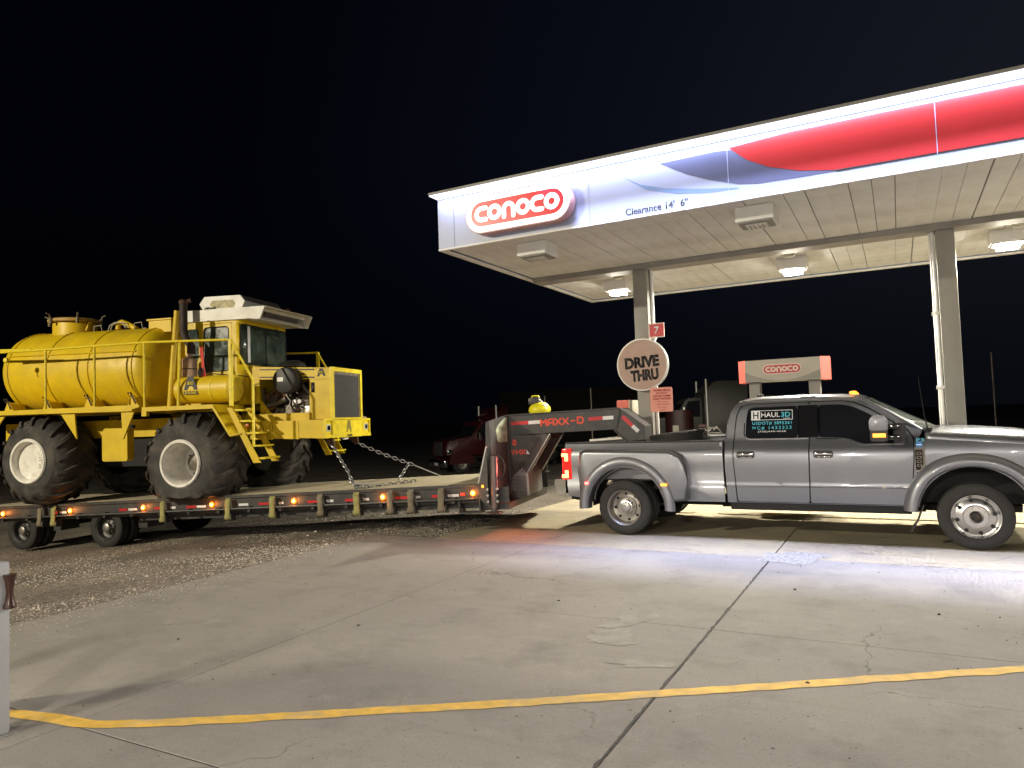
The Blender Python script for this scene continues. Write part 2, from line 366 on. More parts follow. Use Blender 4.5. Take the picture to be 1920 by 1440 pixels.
def panel(name, poly, vfun, m, parent, side=-1, holes=(), thick=.02, cutsw=(), cutsu=(), label=None, off=0):
    bm = bmesh.new()
    loops = [[Vector((a, b, 0)) for a, b in poly]] + [[Vector((a, b, 0)) for a, b in h] for h in holes]
    flat = [p for l in loops for p in l]
    vs = [bm.verts.new((p.x, 0, p.y)) for p in flat]
    for t in tessellate_polygon(loops):
        try: bm.faces.new([vs[i] for i in t])
        except ValueError: pass
    for wv in cutsw:
        bmesh.ops.bisect_plane(bm, geom=bm.verts[:] + bm.edges[:] + bm.faces[:], plane_co=(0, 0, wv), plane_no=(0, 0, 1), dist=1e-5)
    for uv in cutsu:
        bmesh.ops.bisect_plane(bm, geom=bm.verts[:] + bm.edges[:] + bm.faces[:], plane_co=(uv, 0, 0), plane_no=(1, 0, 0), dist=1e-5)
    bmesh.ops.recalc_face_normals(bm, faces=bm.faces)
    base = bm.faces[:]
    for v in bm.verts: v.co.y = side * (vfun(v.co.x, v.co.z) + off)
    ext = bmesh.ops.extrude_face_region(bm, geom=base)
    for g in ext['geom']:
        if isinstance(g, bmesh.types.BMVert): g.co.y -= side * thick
    return finish(bm, name, m, parent, label, smooth=28)
def text(name, s, m, parent, width=None, height=None, matrix=None, depth=.003, bold=0, label=None, spacing=1, shear=0):
    """flat lettering in local x (right) z (up), facing -y, centred on the origin of matrix"""
    cu = bpy.data.curves.new('t', 'FONT'); cu.body = s; cu.size = 1; cu.extrude = .0; cu.offset = bold; cu.space_character = spacing; cu.shear = shear
    cu.align_x = 'LEFT'; cu.resolution_u = 3
    o = bpy.data.objects.new('t', cu); col.objects.link(o)
    dg = bpy.context.evaluated_depsgraph_get(); me = bpy.data.meshes.new_from_object(o.evaluated_get(dg))
    bpy.data.objects.remove(o); bpy.data.curves.remove(cu)
    xs = [v.co.x for v in me.vertices]; ys = [v.co.y for v in me.vertices]
    w0, h0 = max(xs) - min(xs), max(ys) - min(ys); cx, cy = (max(xs) + min(xs)) / 2, (max(ys) + min(ys)) / 2
    sx = (width / w0) if width else None; sy = (height / h0) if height else None
    sx = sx or sy; sy = sy or sx
    for v in me.vertices: v.co = Vector(((v.co.x - cx) * sx, 0, (v.co.y - cy) * sy))
    bm = bmesh.new(); bm.from_mesh(me); bpy.data.meshes.remove(me)
    bmesh.ops.remove_doubles(bm, verts=bm.verts, dist=1e-5)
    ext = bmesh.ops.extrude_face_region(bm, geom=bm.faces[:])
    for g in ext['geom']:
        if isinstance(g, bmesh.types.BMVert): g.co.y -= depth
    return finish(bm, name, m, parent, label, smooth=0, matrix=matrix)
def strokes(name, segs, wd, m, parent, matrix=None, depth=.004, label=None, y=0, square=False):
    """segs: list of polylines in (x, z); drawn as thick flat strokes with round joints"""
    bm = bmesh.new(); k = 0
    for pl in segs:
        for (a, b) in zip(pl, pl[1:]):
            a = Vector(a); b = Vector(b); d = (b - a)
            if d.length < 1e-6: continue
            d.normalize(); nrm = Vector((-d.y, d.x)) * (wd / 2); k += 1
            if square: a = a - d * wd * .5; b = b + d * wd * .5
            dd = depth + .0004 * (k % 5)
            prism(bm, [tuple(a + nrm), tuple(a - nrm), tuple(b - nrm), tuple(b + nrm)], y, y - dd)
        if not square:
            for p in pl: 
                k += 1; prism(bm, arc(p[0], p[1], wd / 2, 0, 330, 11), y, y - depth - .0004 * (k % 7) - .0002)
    return finish(bm, name, m, parent, label, smooth=0, matrix=matrix)
def T(x, y, z, rz=0, ry=0, rx_=0): return Matrix.Translation((x, y, z)) @ Matrix.Rotation(rz, 4, 'Z') @ Matrix.Rotation(ry, 4, 'Y') @ Matrix.Rotation(rx_, 4, 'X')
def copy_tree(o, parent=None):
    c = o.copy(); col.objects.link(c)
    if parent is not None: c.parent = parent
    for ch in list(o.children): copy_tree(ch, c)
    return c
def interp(tab):
    def f(u, wv):
        if wv <= tab[0][0]: return tab[0][1]
        for (a, va), (b, vb) in zip(tab, tab[1:]):
            if wv <= b: return va + (vb - va) * (wv - a) / (b - a)
        return tab[-1][1]
    return f

# ------------------------------------------------------------------ ground
def gh(x, y):
    d = max(0, -7.5 - x); z = -.014 - .06 * min(d, 14) - .004 * max(0, d - 14)
    if y > 16: z -= .012 * min(y - 16, 30)
    return z
bm = bmesh.new()
xs = [-600, -300, -150, -90, -60, -45, -35, -28, -24, -21.5] + [-20 + .5 * i for i in range(27)] + [-6, -4, 0, 5, 12, 20, 40, 90, 200, 600]
ys = [-60, -30, -12, -6, -3] + [0 + .5 * i for i in range(33)] + [18, 20, 25, 32, 40, 46, 60, 90, 150, 300, 900]
g = [[bm.verts.new((x, y, gh(x, y) + (0.02 * noise.noise(Vector((x * .7, y * .7, 0))) if x < -8 and abs(x) < 50 else 0))) for x in xs] for y in ys]
for j in range(len(ys) - 1):
    for i in range(len(xs) - 1): bm.faces.new((g[j][i], g[j][i + 1], g[j + 1][i + 1], g[j + 1][i]))
o = finish(bm, 'ground', GRAV, smooth=60); o['kind'] = 'structure'
XE = [-7.45, -4.58, -1.45, 1.66, 4.77, 7.88, 10.99]; YE = [-2.55, 2.65, 6.0, 9.18]
pave = bpy.data.objects.new('concrete_pavement', None); col.objects.link(pave); pave['kind'] = 'structure'
def slab(parent, x0, x1, y0, y1, m, g=.006, top=0, gx1=None, gx0=None):
    gx0 = g if gx0 is None else gx0; gx1 = g if gx1 is None else gx1
    bm = bmesh.new(); box(bm, x0 + gx0, x1 - gx1, y0 + g, y1 - g, -.16, top)
    es = [e for e in bm.edges if all(v.co.z > top - .001 for v in e.verts)]
    bmesh.ops.bevel(bm, geom=es, offset=.004, segments=1, affect='EDGES')
    finish(bm, 'slab', m, parent, smooth=0)
for i in range(len(XE) - 1):
    for j in range(len(YE) - 1):
        wide = .009
        slab(pave, XE[i], XE[i + 1], YE[j], YE[j + 1], CONC, gx1=wide if i == 1 else .004, gx0=wide if i == 2 else .004)
for jx in XE[:2] + XE[3:]:
    bm = bmesh.new(); box(bm, jx - .012, jx + .012, YE[0], 9.17, -.03, -.0035); finish(bm, 'joint', SEAL, pave, smooth=0)
for jy in YE[1:]:
    bm = bmesh.new(); box(bm, -7.44, 10.9, jy - .012, jy + .012, -.032, -.0045); finish(bm, 'joint', SEAL, pave, smooth=0)
# crumbled dark filler in the wide joint
bm = bmesh.new(); rj = random.Random(3)
N = 150; L0 = []
for i in range(N + 1):
    y = -.5 + (9.15 + .5) * i / N
    wl = .005 + .008 * max(0, noise.noise(Vector((y * 2.3, 1, 0))) + .25) + .014 * rj.random() * (rj.random() > .6)
    wr = .005 + .008 * max(0, noise.noise(Vector((y * 2.3, 9, 0))) + .25) + .012 * rj.random() * (rj.random() > .7)
    L0.append((bm.verts.new((-1.45 - wl, y, .0015)), bm.verts.new((-1.45 + wr, y, .0015))))
for a, b in zip(L0, L0[1:]): bm.faces.new((a[0], a[1], b[1], b[0]))
o = finish(bm, 'joint_filler', SEAL, pave, smooth=0)
back = bpy.data.objects.new('forecourt_pavement', None); col.objects.link(back); back['kind'] = 'structure'
for i in range(len(XE) - 1):
    for j, (a, b) in enumerate(((9.18, 12.3), (12.3, 15.6), (15.6, 18.9))):
        x0 = XE[i] if i else -6.35
        slab(back, x0, XE[i + 1], a, b, CONC2 if a > 10 else CONC2)
# yellow painted line
def ribbon(pts, wd, z, m, name, parent=None, jit=0):
    bm = bmesh.new(); rows = []; n_ = []
    P = []
    for a, b in zip(pts, pts[1:]):
        k = max(1, int((Vector(b) - Vector(a)).length / .08))
        P += [Vector(a).lerp(Vector(b), i / k) for i in range(k)]
    P.append(Vector(pts[-1]))
    for i, p in enumerate(P):
        d = (P[min(i + 1, len(P) - 1)] - P[max(i - 1, 0)]).normalized(); s = Vector((-d.y, d.x))
        j1 = jit * noise.noise(Vector((p.x * 6, p.y * 6, 0))); j2 = jit * noise.noise(Vector((p.x * 6, p.y * 6, 5)))
        rows.append((bm.verts.new((*(p + s * (wd / 2 + j1)), z)), bm.verts.new((*(p - s * (wd / 2 + j2)), z))))
    for a, b in zip(rows, rows[1:]): bm.faces.new((a[0], b[0], b[1], a[1]))
    return finish(bm, name, m, parent, smooth=0)
o = ribbon([(-5.35, 2.50), (-5.05, 2.60), (-4.75, 2.66), (-4.45, 2.70), (-4.15, 2.84), (-3.6, 3.16), (-3.0, 3.53), (-2.2, 4.02), (-1.42, 4.52), (.63, 5.85), (3.5, 7.7), (6, 9.0)], .112, .004, PAINTY, 'painted_line', jit=.02)
o['kind'] = 'structure'
# loose stones on the gravel and debris on the slabs
def stones(name, m, pts, parent=None):
    verts = []; faces = []; rn = random.Random(5)
    for (x, y, z, s) in pts:
        b = len(verts); a = rn.random() * 6.28
        for k in range(4):
            t = a + k * 1.571 + rn.uniform(-.35, .35); verts.append((x + s * math.cos(t) * rn.uniform(.7, 1.2), y + s * math.sin(t) * rn.uniform(.7, 1.2), z + s * rn.uniform(-.1, .25)))
        verts.append((x, y, z + s * rn.uniform(.55, .9))); verts.append((x, y, z - s * .4))
        for k in range(4): faces.append((b + k, b + (k + 1) % 4, b + 4)); faces.append((b + (k + 1) % 4, b + k, b + 5))
    me = bpy.data.meshes.new(name); me.from_pydata(verts, [], faces); me.materials.append(m)
    o = bpy.data.objects.new(name, me); link(o, parent); o['kind'] = 'stuff'; return o
rg = random.Random(11); pts = []
while len(pts) < 26000:
    x = -7.5 - abs(rg.gauss(0, 1)) * 3.6; y = rg.uniform(2.5, 12.5)
    if x < -19: continue
    dens = .35 + .9 * max(0, noise.noise(Vector((x * .6, y * .6, 3))) + .35)
    if rg.random() > dens: continue
    s = .005 + .010 * rg.random() ** 2 + (.03 if rg.random() < .002 else 0); pts.append((x, y, gh(x, y), s))
for _ in range(5000):
    x = rg.uniform(-7.5, -5.6); y = rg.uniform(9.3, 12.5); pts.append((x, y, -.01, .005 + .01 * rg.random() ** 2))
for _ in range(1500):
    x = -7.43 + abs(rg.gauss(0, .28)); y = rg.uniform(2.6, 9.1); pts.append((x, y, .001, .003 + .006 * rg.random() ** 2))
stones('gravel', STONE, pts)
pts = []
for _ in range(900):
    x = rg.uniform(-7.3, 5); y = rg.uniform(1.8, 9.1)
    if noise.noise(Vector((x * .5, y * .5, 8))) < -.1 and rg.random() < .8: continue
    pts.append((x, y, .001, .003 + .006 * rg.random() ** 3))
for x, y in ((-.62, 5.05), (-3.0, 6.4), (-1.0, 7.6), (-4.3, 5.0), (-5.5, 4.1), (.2, 7.1)): pts.append((x, y, .002, .017))
stones('pebbles', SPECK, pts)
# spalled repair patch near the truck and damp stains
def blob(name, cx, cy, rx_, ry_, z, m, seed, n=40, rot=0, amp=.3):
    bm = bmesh.new(); vs = []
    for k in range(n):
        t = 2 * math.pi * k / n; q = 1 + amp * noise.noise(Vector((math.cos(t) * 1.6, math.sin(t) * 1.6, seed))) + amp * .5 * noise.noise(Vector((math.cos(t) * 5, math.sin(t) * 5, seed)))
        x, y = rx_ * q * math.cos(t), ry_ * q * math.sin(t)
        vs.append(bm.verts.new((cx + x * math.cos(rot) - y * math.sin(rot), cy + x * math.sin(rot) + y * math.cos(rot), z)))
    bm.faces.new(vs); o = finish(bm, name, m, smooth=0); o['kind'] = 'structure'; return o
STAIN = mat('damp_stain', (.285, .265, .228), .8, var=.2, vscale=6, bump=.3)
PATCH = mat('spalled_patch', (.30, .285, .25), .95, var=.45, vscale=22, bump=.9, bscale=40)
blob('spalled_patch', -1.25, 9.25, .42, .34, .0042, PATCH, 3.3, amp=.7)
blob('damp_stain', -2.12, 5.52, .20, .22, .0030, STAIN, 1.1, rot=.5, amp=.7)
blob('damp_stain', -2.13, 6.02, .14, .25, .0030, STAIN, 6.1, rot=-.4, amp=.7)
blob('damp_stain', -1.72, 5.0, .20, .09, .0030, STAIN, 9.4, rot=.3, amp=.8)
# kerbed pump islands
for (x0, x1) in ((-4.75, -3.3), (-2.9, 2.2)):
    bm = bmesh.new(); prism(bm, rrect(x0, x1, 11.98 + .75, 13.05, .15, 4), .0, .02, 'xy', bev=.005)
    o = finish(bm, 'pump_island', CONC2); o['kind'] = 'structure'

# ------------------------------------------------------------------ canopy
CX0, CX1, CY0, CY1, CZ0, CZ1 = -6.12, 11.0, 9.18, 15.45, 4.42, 5.20
can = thing('fuel_canopy', 'large flat fuel canopy with lit white, red and blue fascia over the pickup truck', 'canopy')
# fascia: separate sheet panels with visible joints
fj = [CX0, -5.83, -3.62, -1.74, .52, 2.78, 5.04, 7.30, 9.56, CX1]
for a, b in zip(fj, fj[1:]):
    bm = bmesh.new(); box(bm, a + .003, b - .003, CY0, CY0 + .03, CZ0, CZ1); finish(bm, 'fascia_panel', FASLED, can, smooth=0)
for (x0, x1, y0, y1) in ((CX0, CX0 + .03, CY0 + .034, CY1), (CX1 - .03, CX1, CY0 + .034, CY1), (CX0 + .034, CX1 - .034, CY1 - .03, CY1)):
    bm = bmesh.new(); box(bm, x0, x1, y0, y1, CZ0, CZ1); finish(bm, 'fascia_panel', FASLED, can, smooth=0)
def decal(poly, d, m, nm='fascia_stripe'):
    bm = bmesh.new(); prism(bm, poly, CY0 - d * .5, CY0 - d * .5 - .0012); return finish(bm, nm, m, can, smooth=0)
decal([(-3.15, 5.00), (-2.88, 4.83), (-2.55, 4.72), (-2.05, 4.62), (-1.62, 4.56), (-1.62, 4.545), (-2.0, 4.56), (-2.4, 4.62), (-2.8, 4.74)], .001, FASL)
decal([(-2.62, 5.06), (-2.24, 4.84), (-1.97, 4.72), (-1.62, 4.60), (-1.40, 4.565), (-.9, 4.55), (-.50, 4.548), (-.8, 4.75), (-1.4, 5.02), (-1.9, 5.07)], .002, FASB)
redp = [(-1.72, 5.08), (-1.51, 4.89), (-1.26, 4.75), (-.9, 4.63), (-.52, 4.565), (.5, 4.558), (1.6, 4.556), (3.0, 4.57), (3.9, 4.68), (4.4, 4.85)]
redp += [(4.2, 5.0), (3.0, 5.09), (1.6, 5.12), (0, 5.13), (-1.0, 5.125)]
decal(redp, .006, FASR)
decal([(-.52, 4.560), (-.50, 4.540), (1.3, 4.538), (2.6, 4.54), (2.6, 4.556), (1.3, 4.556)], .004, MATTE)
# seams over the graphics
for x in fj[1:-1]:
    bm = bmesh.new(); box(bm, x - .004, x + .004, CY0 - .0065, CY0 - .0045, CZ0 + .01, CZ1 - .02); finish(bm, 'seam_strip', FASLED, can, smooth=0)
# projecting lip with LED strip, bottom edge trim
bm = bmesh.new(); box(bm, CX0, CX1, CY0 - .245, CY0 - .002, CZ1 + .002, CZ1 + .035); finish(bm, 'top_lip', CANG, can)
bm = bmesh.new(); box(bm, CX0 - .0, CX1, CY0 - .225, CY0 - .004, CZ1 - .010, CZ1 + .001); finish(bm, 'led_strip', LEDM, can)
for (x0, x1, y0, y1) in ((CX0, CX1, CY0 - .006, CY0 + .05), (CX0 + .0, CX0 + .09, CY0 + .051, CY1 - .10), (CX1 - .09, CX1, CY0 + .051, CY1 - .10), (CX0, CX1, CY1 - .099, CY1)):
    bm = bmesh.new(); box(bm, x0, x1, y0, y1, CZ0 - .028, CZ0 - .001); finish(bm, 'edge_trim', CANW, can)
bm = bmesh.new(); box(bm, CX0 + .04, CX1 - .04, CY0 + .04, CY1 - .04, CZ0 + .075, CZ1 - .1); finish(bm, 'roof_deck', CANG, can)
# soffit planks, front bay and rear bay
BY0, BY1 = 12.25, 12.55
W_ = .2445; k = 0; x = CX0 + .10; meshes = {}
while x + W_ < CX1 - .1:
    for y0, y1 in ((CY0 + .055, BY0 - .005), (BY1 + .005, CY1 - .105)):
        key = (round(y0, 2), k % 4)
        if key not in meshes:
            bm = bmesh.new(); box(bm, 0, W_ - .006, y0, y1, CZ0 + .02 + .001 * (k % 3), CZ0 + .06, bev=.003)
            # rolled lip giving the dark joint line
            o = finish(bm, 'soffit_plank', CANW, can, smooth=0); meshes[key] = o.data; o.location.x = x
        else:
            o = bpy.data.objects.new('soffit_plank', meshes[key]); link(o, can); o.location.x = x
        o.rotation_euler = (0, R(random.uniform(-.10, .10)), 0)
    x += W_; k += 1
bm = bmesh.new(); box(bm, CX0 + .09, CX1 - .09, BY0 + .0, BY1, CZ0 - .06, CZ0 + .07)
box(bm, CX0 + .09, CX1 - .09, BY0 - .03, BY1 + .03, CZ0 - .075, CZ0 - .061); finish(bm, 'beam', CANB, can)
# columns with conduits
def column(x0, x1, pipes):
    bm = bmesh.new(); box(bm, x0, x1, 12.27, 12.53, .14, CZ0 - .076, bev=.012); box(bm, x0 - .06, x1 + .06, 12.2, 12.6, .135, .16); c = finish(bm, 'column', CANG, can)
    for (px, py, r) in pipes:
        bm = bmesh.new(); tube(bm, [(px, py, .16), (px, py, CZ0 - .08)], r, 10)
        for z in (.9, 2.0, 3.1): box(bm, px - r * 1.5, px + r * 1.5, py - r * 1.3, py + r * 1.3, z, z + .05)
        finish(bm, 'conduit', CANW, c)
column(-4.07, -3.81, ((-3.775, 12.44, .028),))
column(.60, .84, ((.565, 12.36, .022), (.545, 12.44, .030)))
column(5.35, 5.60, ((5.32, 12.36, .022),))
text('lettering', 'Clearance 14\'  6"', BLACKT, can, width=.84, height=.098, matrix=T(-2.68, CY0 - .0008, 4.495), depth=.0012, bold=.012)
# small round / square plates screwed to the rear soffit
for x in (-4.6, -1.53, 1.72): 
    bm = bmesh.new(); box(bm, x - .09, x + .09, 13.0, 13.1, CZ0 - .04, CZ0 + .018); finish(bm, 'sensor_plate', LAMPOFF, can)

# illuminated logo sign on the fascia
def conoco_letters(name, m, parent, matrix, width, wd, depth=.004):
    segs = []; h = .5
    def ring(cx, a0, a1, n=18): return [(cx + h * math.cos(R(a0 + (a1 - a0) * i / n)), h * math.sin(R(a0 + (a1 - a0) * i / n))) for i in range(n + 1)]
    def C(cx): return [[(cx + .42, h)] + ring(cx, 90, 270, 12) + [(cx + .42, -h)]]
    def O(cx): return [ring(cx, 0, 360, 20)]
    def N(cx): return [[(cx - .45, -h - .08)] + [(cx - .45, 0)] + [(cx + .45 * math.cos(R(a)), .05 + .45 * math.sin(R(a))) for a in range(180, -1, -20)] + [(cx + .45, -h - .08)]]
    xs_ = [0, 1.28, 2.66, 4.04, 5.38, 6.70]
    for f, x in zip((C, O, N, O, C, O), xs_): segs += f(x)
    sc = width / 7.9
    segs = [[((x - 3.35) * sc, z * sc) for x, z in s] for s in segs]
    return strokes(name, segs, .40 * sc, m, parent, matrix, depth)
def capsule(w_, h_): r = h_ / 2; return arc(w_ / 2 - r, 0, r, -90, 90, 14) + arc(-w_ / 2 + r, 0, r, 90, 270, 14)
sg = thing('logo_sign', 'glowing red and white capsule sign at the left end of the canopy fascia', 'sign', T(-4.66, 9.165, 4.775))
bm = bmesh.new(); prism(bm, capsule(1.70, .56), -.002, -.17); finish(bm, 'sign_box', SIGNEDGE, sg, smooth=30)
bm = bmesh.new(); prism(bm, capsule(1.665, .525), -.171, -.176); finish(bm, 'sign_face', SIGNW, sg, smooth=0)
bm = bmesh.new(); prism(bm, capsule(1.49, .36), -.1765, -.180); finish(bm, 'red_field', SIGNR, sg, smooth=0)
conoco_letters('lettering', SIGNW, sg, T(0, -.1805, 0), 1.33, 1)

# canopy light boxes
def light_box(lit):
    t = thing('canopy_light', 'x', 'light fixture', T(0, 0, 0))
    bm = bmesh.new(); box(bm, -.24, .24, -.23, .23, -.20, 0, bev=.008); finish(bm, 'housing', CANW, t)
    bm = bmesh.new(); box(bm, -.21, .21, -.20, .20, -.215, -.2005); finish(bm, 'frame', CANG, t)
    bm = bmesh.new()
    if lit: box(bm, -.15, .15, -.11, .11, -.285, -.2155, bev=.02)
    else: box(bm, -.14, .14, -.12, .12, -.235, -.2155, bev=.01)
    finish(bm, 'lens', LAMPM if lit else LAMPOFF, t)
    if not lit:
        for q in range(5):
            bm = bmesh.new(); box(bm, -.12 + q * .055, -.10 + q * .055, -.11, .11, -.239, -.2355); finish(bm, 'louvre', CANW, t)
    return t
lb0 = light_box(False); lb1 = light_box(True)
offl = ['switched off box light under the canopy, nearest its left end', 'switched off box light under the canopy, above the pickup bed and cab', 'switched off box light under the canopy, beyond the right column', 'switched off box light near the right end of the canopy']
onl = ['lit canopy light just left of the drive thru column', 'lit canopy light between the two columns', 'lit canopy light just right of the right column', 'lit canopy light beyond the right side of the picture', 'lit canopy light at the far right end of the canopy']
for i, x in enumerate((-4.77, -1.53, 1.70, 4.93)):
    o = lb0 if i == 0 else copy_tree(lb0); o.location = (x, 9.87, CZ0 + .02); o['label'] = offl[i]; o['group'] = 'unlit lights under the canopy'
for i, x in enumerate(LAMP_X):
    o = lb1 if i == 0 else copy_tree(lb1); o.location = (x, 13.5, CZ0 + .02); o['label'] = onl[i]; o['group'] = 'lit lights under the canopy'

# round drive thru sign, number plate, warning sign
dt = thing('drive_thru_sign', 'round pinkish sign reading DRIVE THRU on the left canopy column', 'sign', T(-3.925, 12.20, 2.645))
bm = bmesh.new(); lathe(bm, [(.055, .455), (.0, .462), (-.05, .458)], 48); finish(bm, 'rim', GALV, dt)
bm = bmesh.new(); lathe(bm, [(-.0505, .440), (-.054, .438)], 48); finish(bm, 'face', SIGNTAN, dt, smooth=0)
for t_, z, w_ in (('DRIVE', .045, .62), ('THRU', -.185, .50)):
    text('lettering', t_, BLACKT, dt, width=w_, height=.20, matrix=T(.04 if t_ == 'THRU' else .0, -.056, z) @ Matrix.Rotation(-.05, 4, 'Y'), bold=.055)
ns = thing('number_sign', 'small red pump number sign reading 7 above the round sign', 'sign', T(-3.66, 12.25, 3.235))
bm = bmesh.new(); box(bm, -.15, .13, -.012, .012, -.125, .125); finish(bm, 'frame', PINKW, ns)
bm = bmesh.new(); box(bm, -.125, .125, -.019, -.0125, -.108, .108); finish(bm, 'face', NUMR, ns)
text('lettering', '7', LWHITE, ns, height=.13, matrix=T(0, -.0195, 0), bold=.02)
ws = thing('warning_sign', 'pinkish warning notice hanging beside the column below the round sign', 'sign', T(-3.60, 12.14, 2.02))
bm = bmesh.new(); prism(bm, rrect(-.195, .195, -.21, .21, .03), -.004, .004); finish(bm, 'plate', WARNF, ws)
bm = bmesh.new(); tube(bm, [(-.17, .02, .19), (-.2, .08, .24), (-.21, .13, .2)], .012, 6); finish(bm, 'cable_tie', LWHITE, ws)
for i, (s_, wd_, h_) in enumerate((('WARNING', .31, .040), ('DO NOT', .20, .034), ('LEAVE PUMP', .31, .034), ('UNATTENDED', .32, .034), ('You are', .17, .030), ('responsible', .25, .030), ('for any', .16, .030), ('spills.', .12, .028))):
    text('lettering', s_, WARNT, ws, width=wd_, height=h_, matrix=T(.01, -.0055, .160 - .0485 * i), bold=.02 if i < 4 else .0, shear=0 if i < 4 else .2)

# fuel dispensers
def dispenser(x0, x1, label, topper=True):
    cx = (x0 + x1) / 2; t = thing('fuel_dispenser', label, 'fuel pump', T(cx, 12.75, .14)); hw = (x1 - x0) / 2
    bm = bmesh.new(); box(bm, -hw + .05, hw - .05, -.28, .28, 0, 1.50, bev=.02); finish(bm, 'cabinet', TOPW, t)
    for s in (-1, 1):
        bm = bmesh.new(); box(bm, s * (hw - .14) - .085, s * (hw - .14) + .085, -.10, .10, 1.5, 2.12); finish(bm, 'post', CANG, t)
    bm = bmesh.new(); box(bm, -.22, .22, -.30, -.281, 1.05, 1.35); finish(bm, 'screen', GLOSSB, t)
    for s in (-.3, .3):
        bm = bmesh.new(); tube(bm, [(s, -.29, .9), (s, -.36, .95), (s, -.36, 1.1), (s, -.30, 1.14)], .02, 8); tube(bm, [(s, -.33, .92), (s * 1.3, -.42, .5), (s * 1.3, -.4, .2), (s * .9, -.3, .6), (s * .8, -.29, 1.2)], .013, 6); finish(bm, 'nozzle', BLACK, t)
    w2 = .585; zt, zb = 2.47, 2.11
    bm = bmesh.new(); prism(bm, [(-w2, -.24), (w2, -.24), (w2, .24), (-w2, .24)], zb, zt, 'xy'); tp = finish(bm, 'topper', TOPW, t)
    for s in (-1, 1):
        bm = bmesh.new(); prism(bm, [(s * (w2 + .001), -.24), (s * (w2 + .13), -.10), (s * (w2 + .13), .10), (s * (w2 + .001), .24)], zb - .01, zt + .005, 'xy'); finish(bm, 'red_end', SALMON, tp, smooth=0)
    bm = bmesh.new(); prism(bm, [(-w2, zb + .01)] + [(-w2 + 2 * w2 * q / 12, zb + .012 + .15 * ((q - 6) / 6) ** 2) for q in range(13)] + [(w2, zb + .01)], -.2405, -.243); finish(bm, 'swoosh', CANG, tp, smooth=0)
    bm = bmesh.new(); prism(bm, [(x_, y_ + 2.305) for x_, y_ in capsule(.60, .165)], -.2435, -.252); finish(bm, 'logo_border', PINKW, tp, smooth=0)
    bm = bmesh.new(); prism(bm, [(x_, y_ + 2.305) for x_, y_ in capsule(.57, .135)], -.2525, -.255); finish(bm, 'logo_field', DKRED, tp, smooth=0)
    conoco_letters('lettering', PINKW, tp, T(0, -.2555, 2.305), .50, 1, .002)
    return t
dispenser(-2.28, -1.06, 'fuel pump with a cream and red topper standing behind the pickup cab')
t = thing('slim_pump', 'narrow pump cabinet with a salmon red side, left of the drive thru column', 'fuel pump', T(-4.36, 12.6, .14))
bm = bmesh.new(); prism(bm, [(-.13, -.25), (.09, -.25), (.09, .25), (-.13, .25)], 0, 1.90, 'xy', bev=.01); finish(bm, 'cabinet', SALMON, t)
bm = bmesh.new(); box(bm, .092, .12, -.25, .25, 0, 1.90); finish(bm, 'white_side', TOPW, t)
bm = bmesh.new(); box(bm, -.10, .06, -.262, -.2515, 1.0, 1.2); finish(bm, 'screen', GLOSSB, t)

# square posts in front of the shop
def post(x, y, label):
    t = thing('steel_post', label, 'post', T(x, y, 0)); bm = bmesh.new(); box(bm, -.09, .09, -.09, .09, .006, 1.02, bev=.02); finish(bm, 'shaft', BOLL, t)
    bm = bmesh.new(); box(bm, -.12, .12, -.12, .12, 0, .008); finish(bm, 'base_plate', CANG, t); return t
p = post(-4.86, 2.33, 'square grey steel post at the left edge of the picture')
bm = bmesh.new(); lathe(bm, [(.945, .001), (.945, .036), (.935, .035), (.90, .026), (.84, .018), (.78, .026), (.755, .036), (.745, .036), (.745, .001)], 20, (.10, .08, 0), 'z'); finish(bm, 'spool_bracket', BROWN, p)
o = post(-6.0, 1.9, 'square grey steel post standing beyond the left edge of the picture'); 
# shop behind the camera
sh = thing('shop_building', 'low shop with lit windows and eaves lamps behind the viewer', 'building', T(0, -3.3, 0))
bm = bmesh.new(); box(bm, -10, 12, -.3, 0, 0, 3.9); box(bm, -10, -9.7, -8, -.301, 0, 3.9); box(bm, 11.7, 12, -8, -.301, 0, 3.9); finish(bm, 'wall', SHOPW, sh, smooth=0)
bm = bmesh.new(); box(bm, -10.3, 12.3, -8.2, 1.0, 3.901, 4.3); finish(bm, 'roof', SHOPW, sh, smooth=0)
for i in range(4):
    x = -7.5 + i * 5.0
    bm = bmesh.new(); box(bm, x, x + 2.6, .002, .03, .9, 2.6); wn = finish(bm, 'window', SHOPG, sh, smooth=0)
    for q in (-.04, 1.28, 2.6): bm = bmesh.new(); box(bm, x + q, x + q + .05, .031, .07, .86, 2.64); finish(bm, 'mullion', TRIM, wn, smooth=0)
for x in (-5.4, -1.3, 2.9, 7.0):
    bm = bmesh.new(); box(bm, x - .28, x + .28, .55, .80, 3.45, 3.9); finish(bm, 'lamp_housing', TRIM, sh)

# ------------------------------------------------------------------ pickup truck
tk = thing('pickup_truck', 'metallic grey crew cab dually pickup truck parked under the canopy', 'pickup truck', T(-3.67, 11.42, 0))
cabv = interp([(.40, .975), (.50, 1.0), (.60, 1.012), (.72, 1.018), (.745, 1.006), (.80, 1.008), (1.0, 1.020), (1.14, 1.022), (1.20, 1.014), (1.25, .993), (1.32, .952), (1.36, .928), (1.40, .912), (1.60, .862), (1.80, .805), (1.86, .775), (1.91, .725), (1.95, .64)])
bedv = interp([(.40, .985), (.50, 1.0), (.72, 1.012), (.745, 1.002), (1.0, 1.012), (1.16, 1.012), (1.21, 1.004), (1.25, .985), (1.30, .962), (1.345, .945), (1.37, .935)])
CW = (.50, .60, .72, .745, .80, 1.0, 1.14, 1.20, 1.25, 1.32, 1.36, 1.40, 1.50, 1.60, 1.70, 1.80, 1.86)
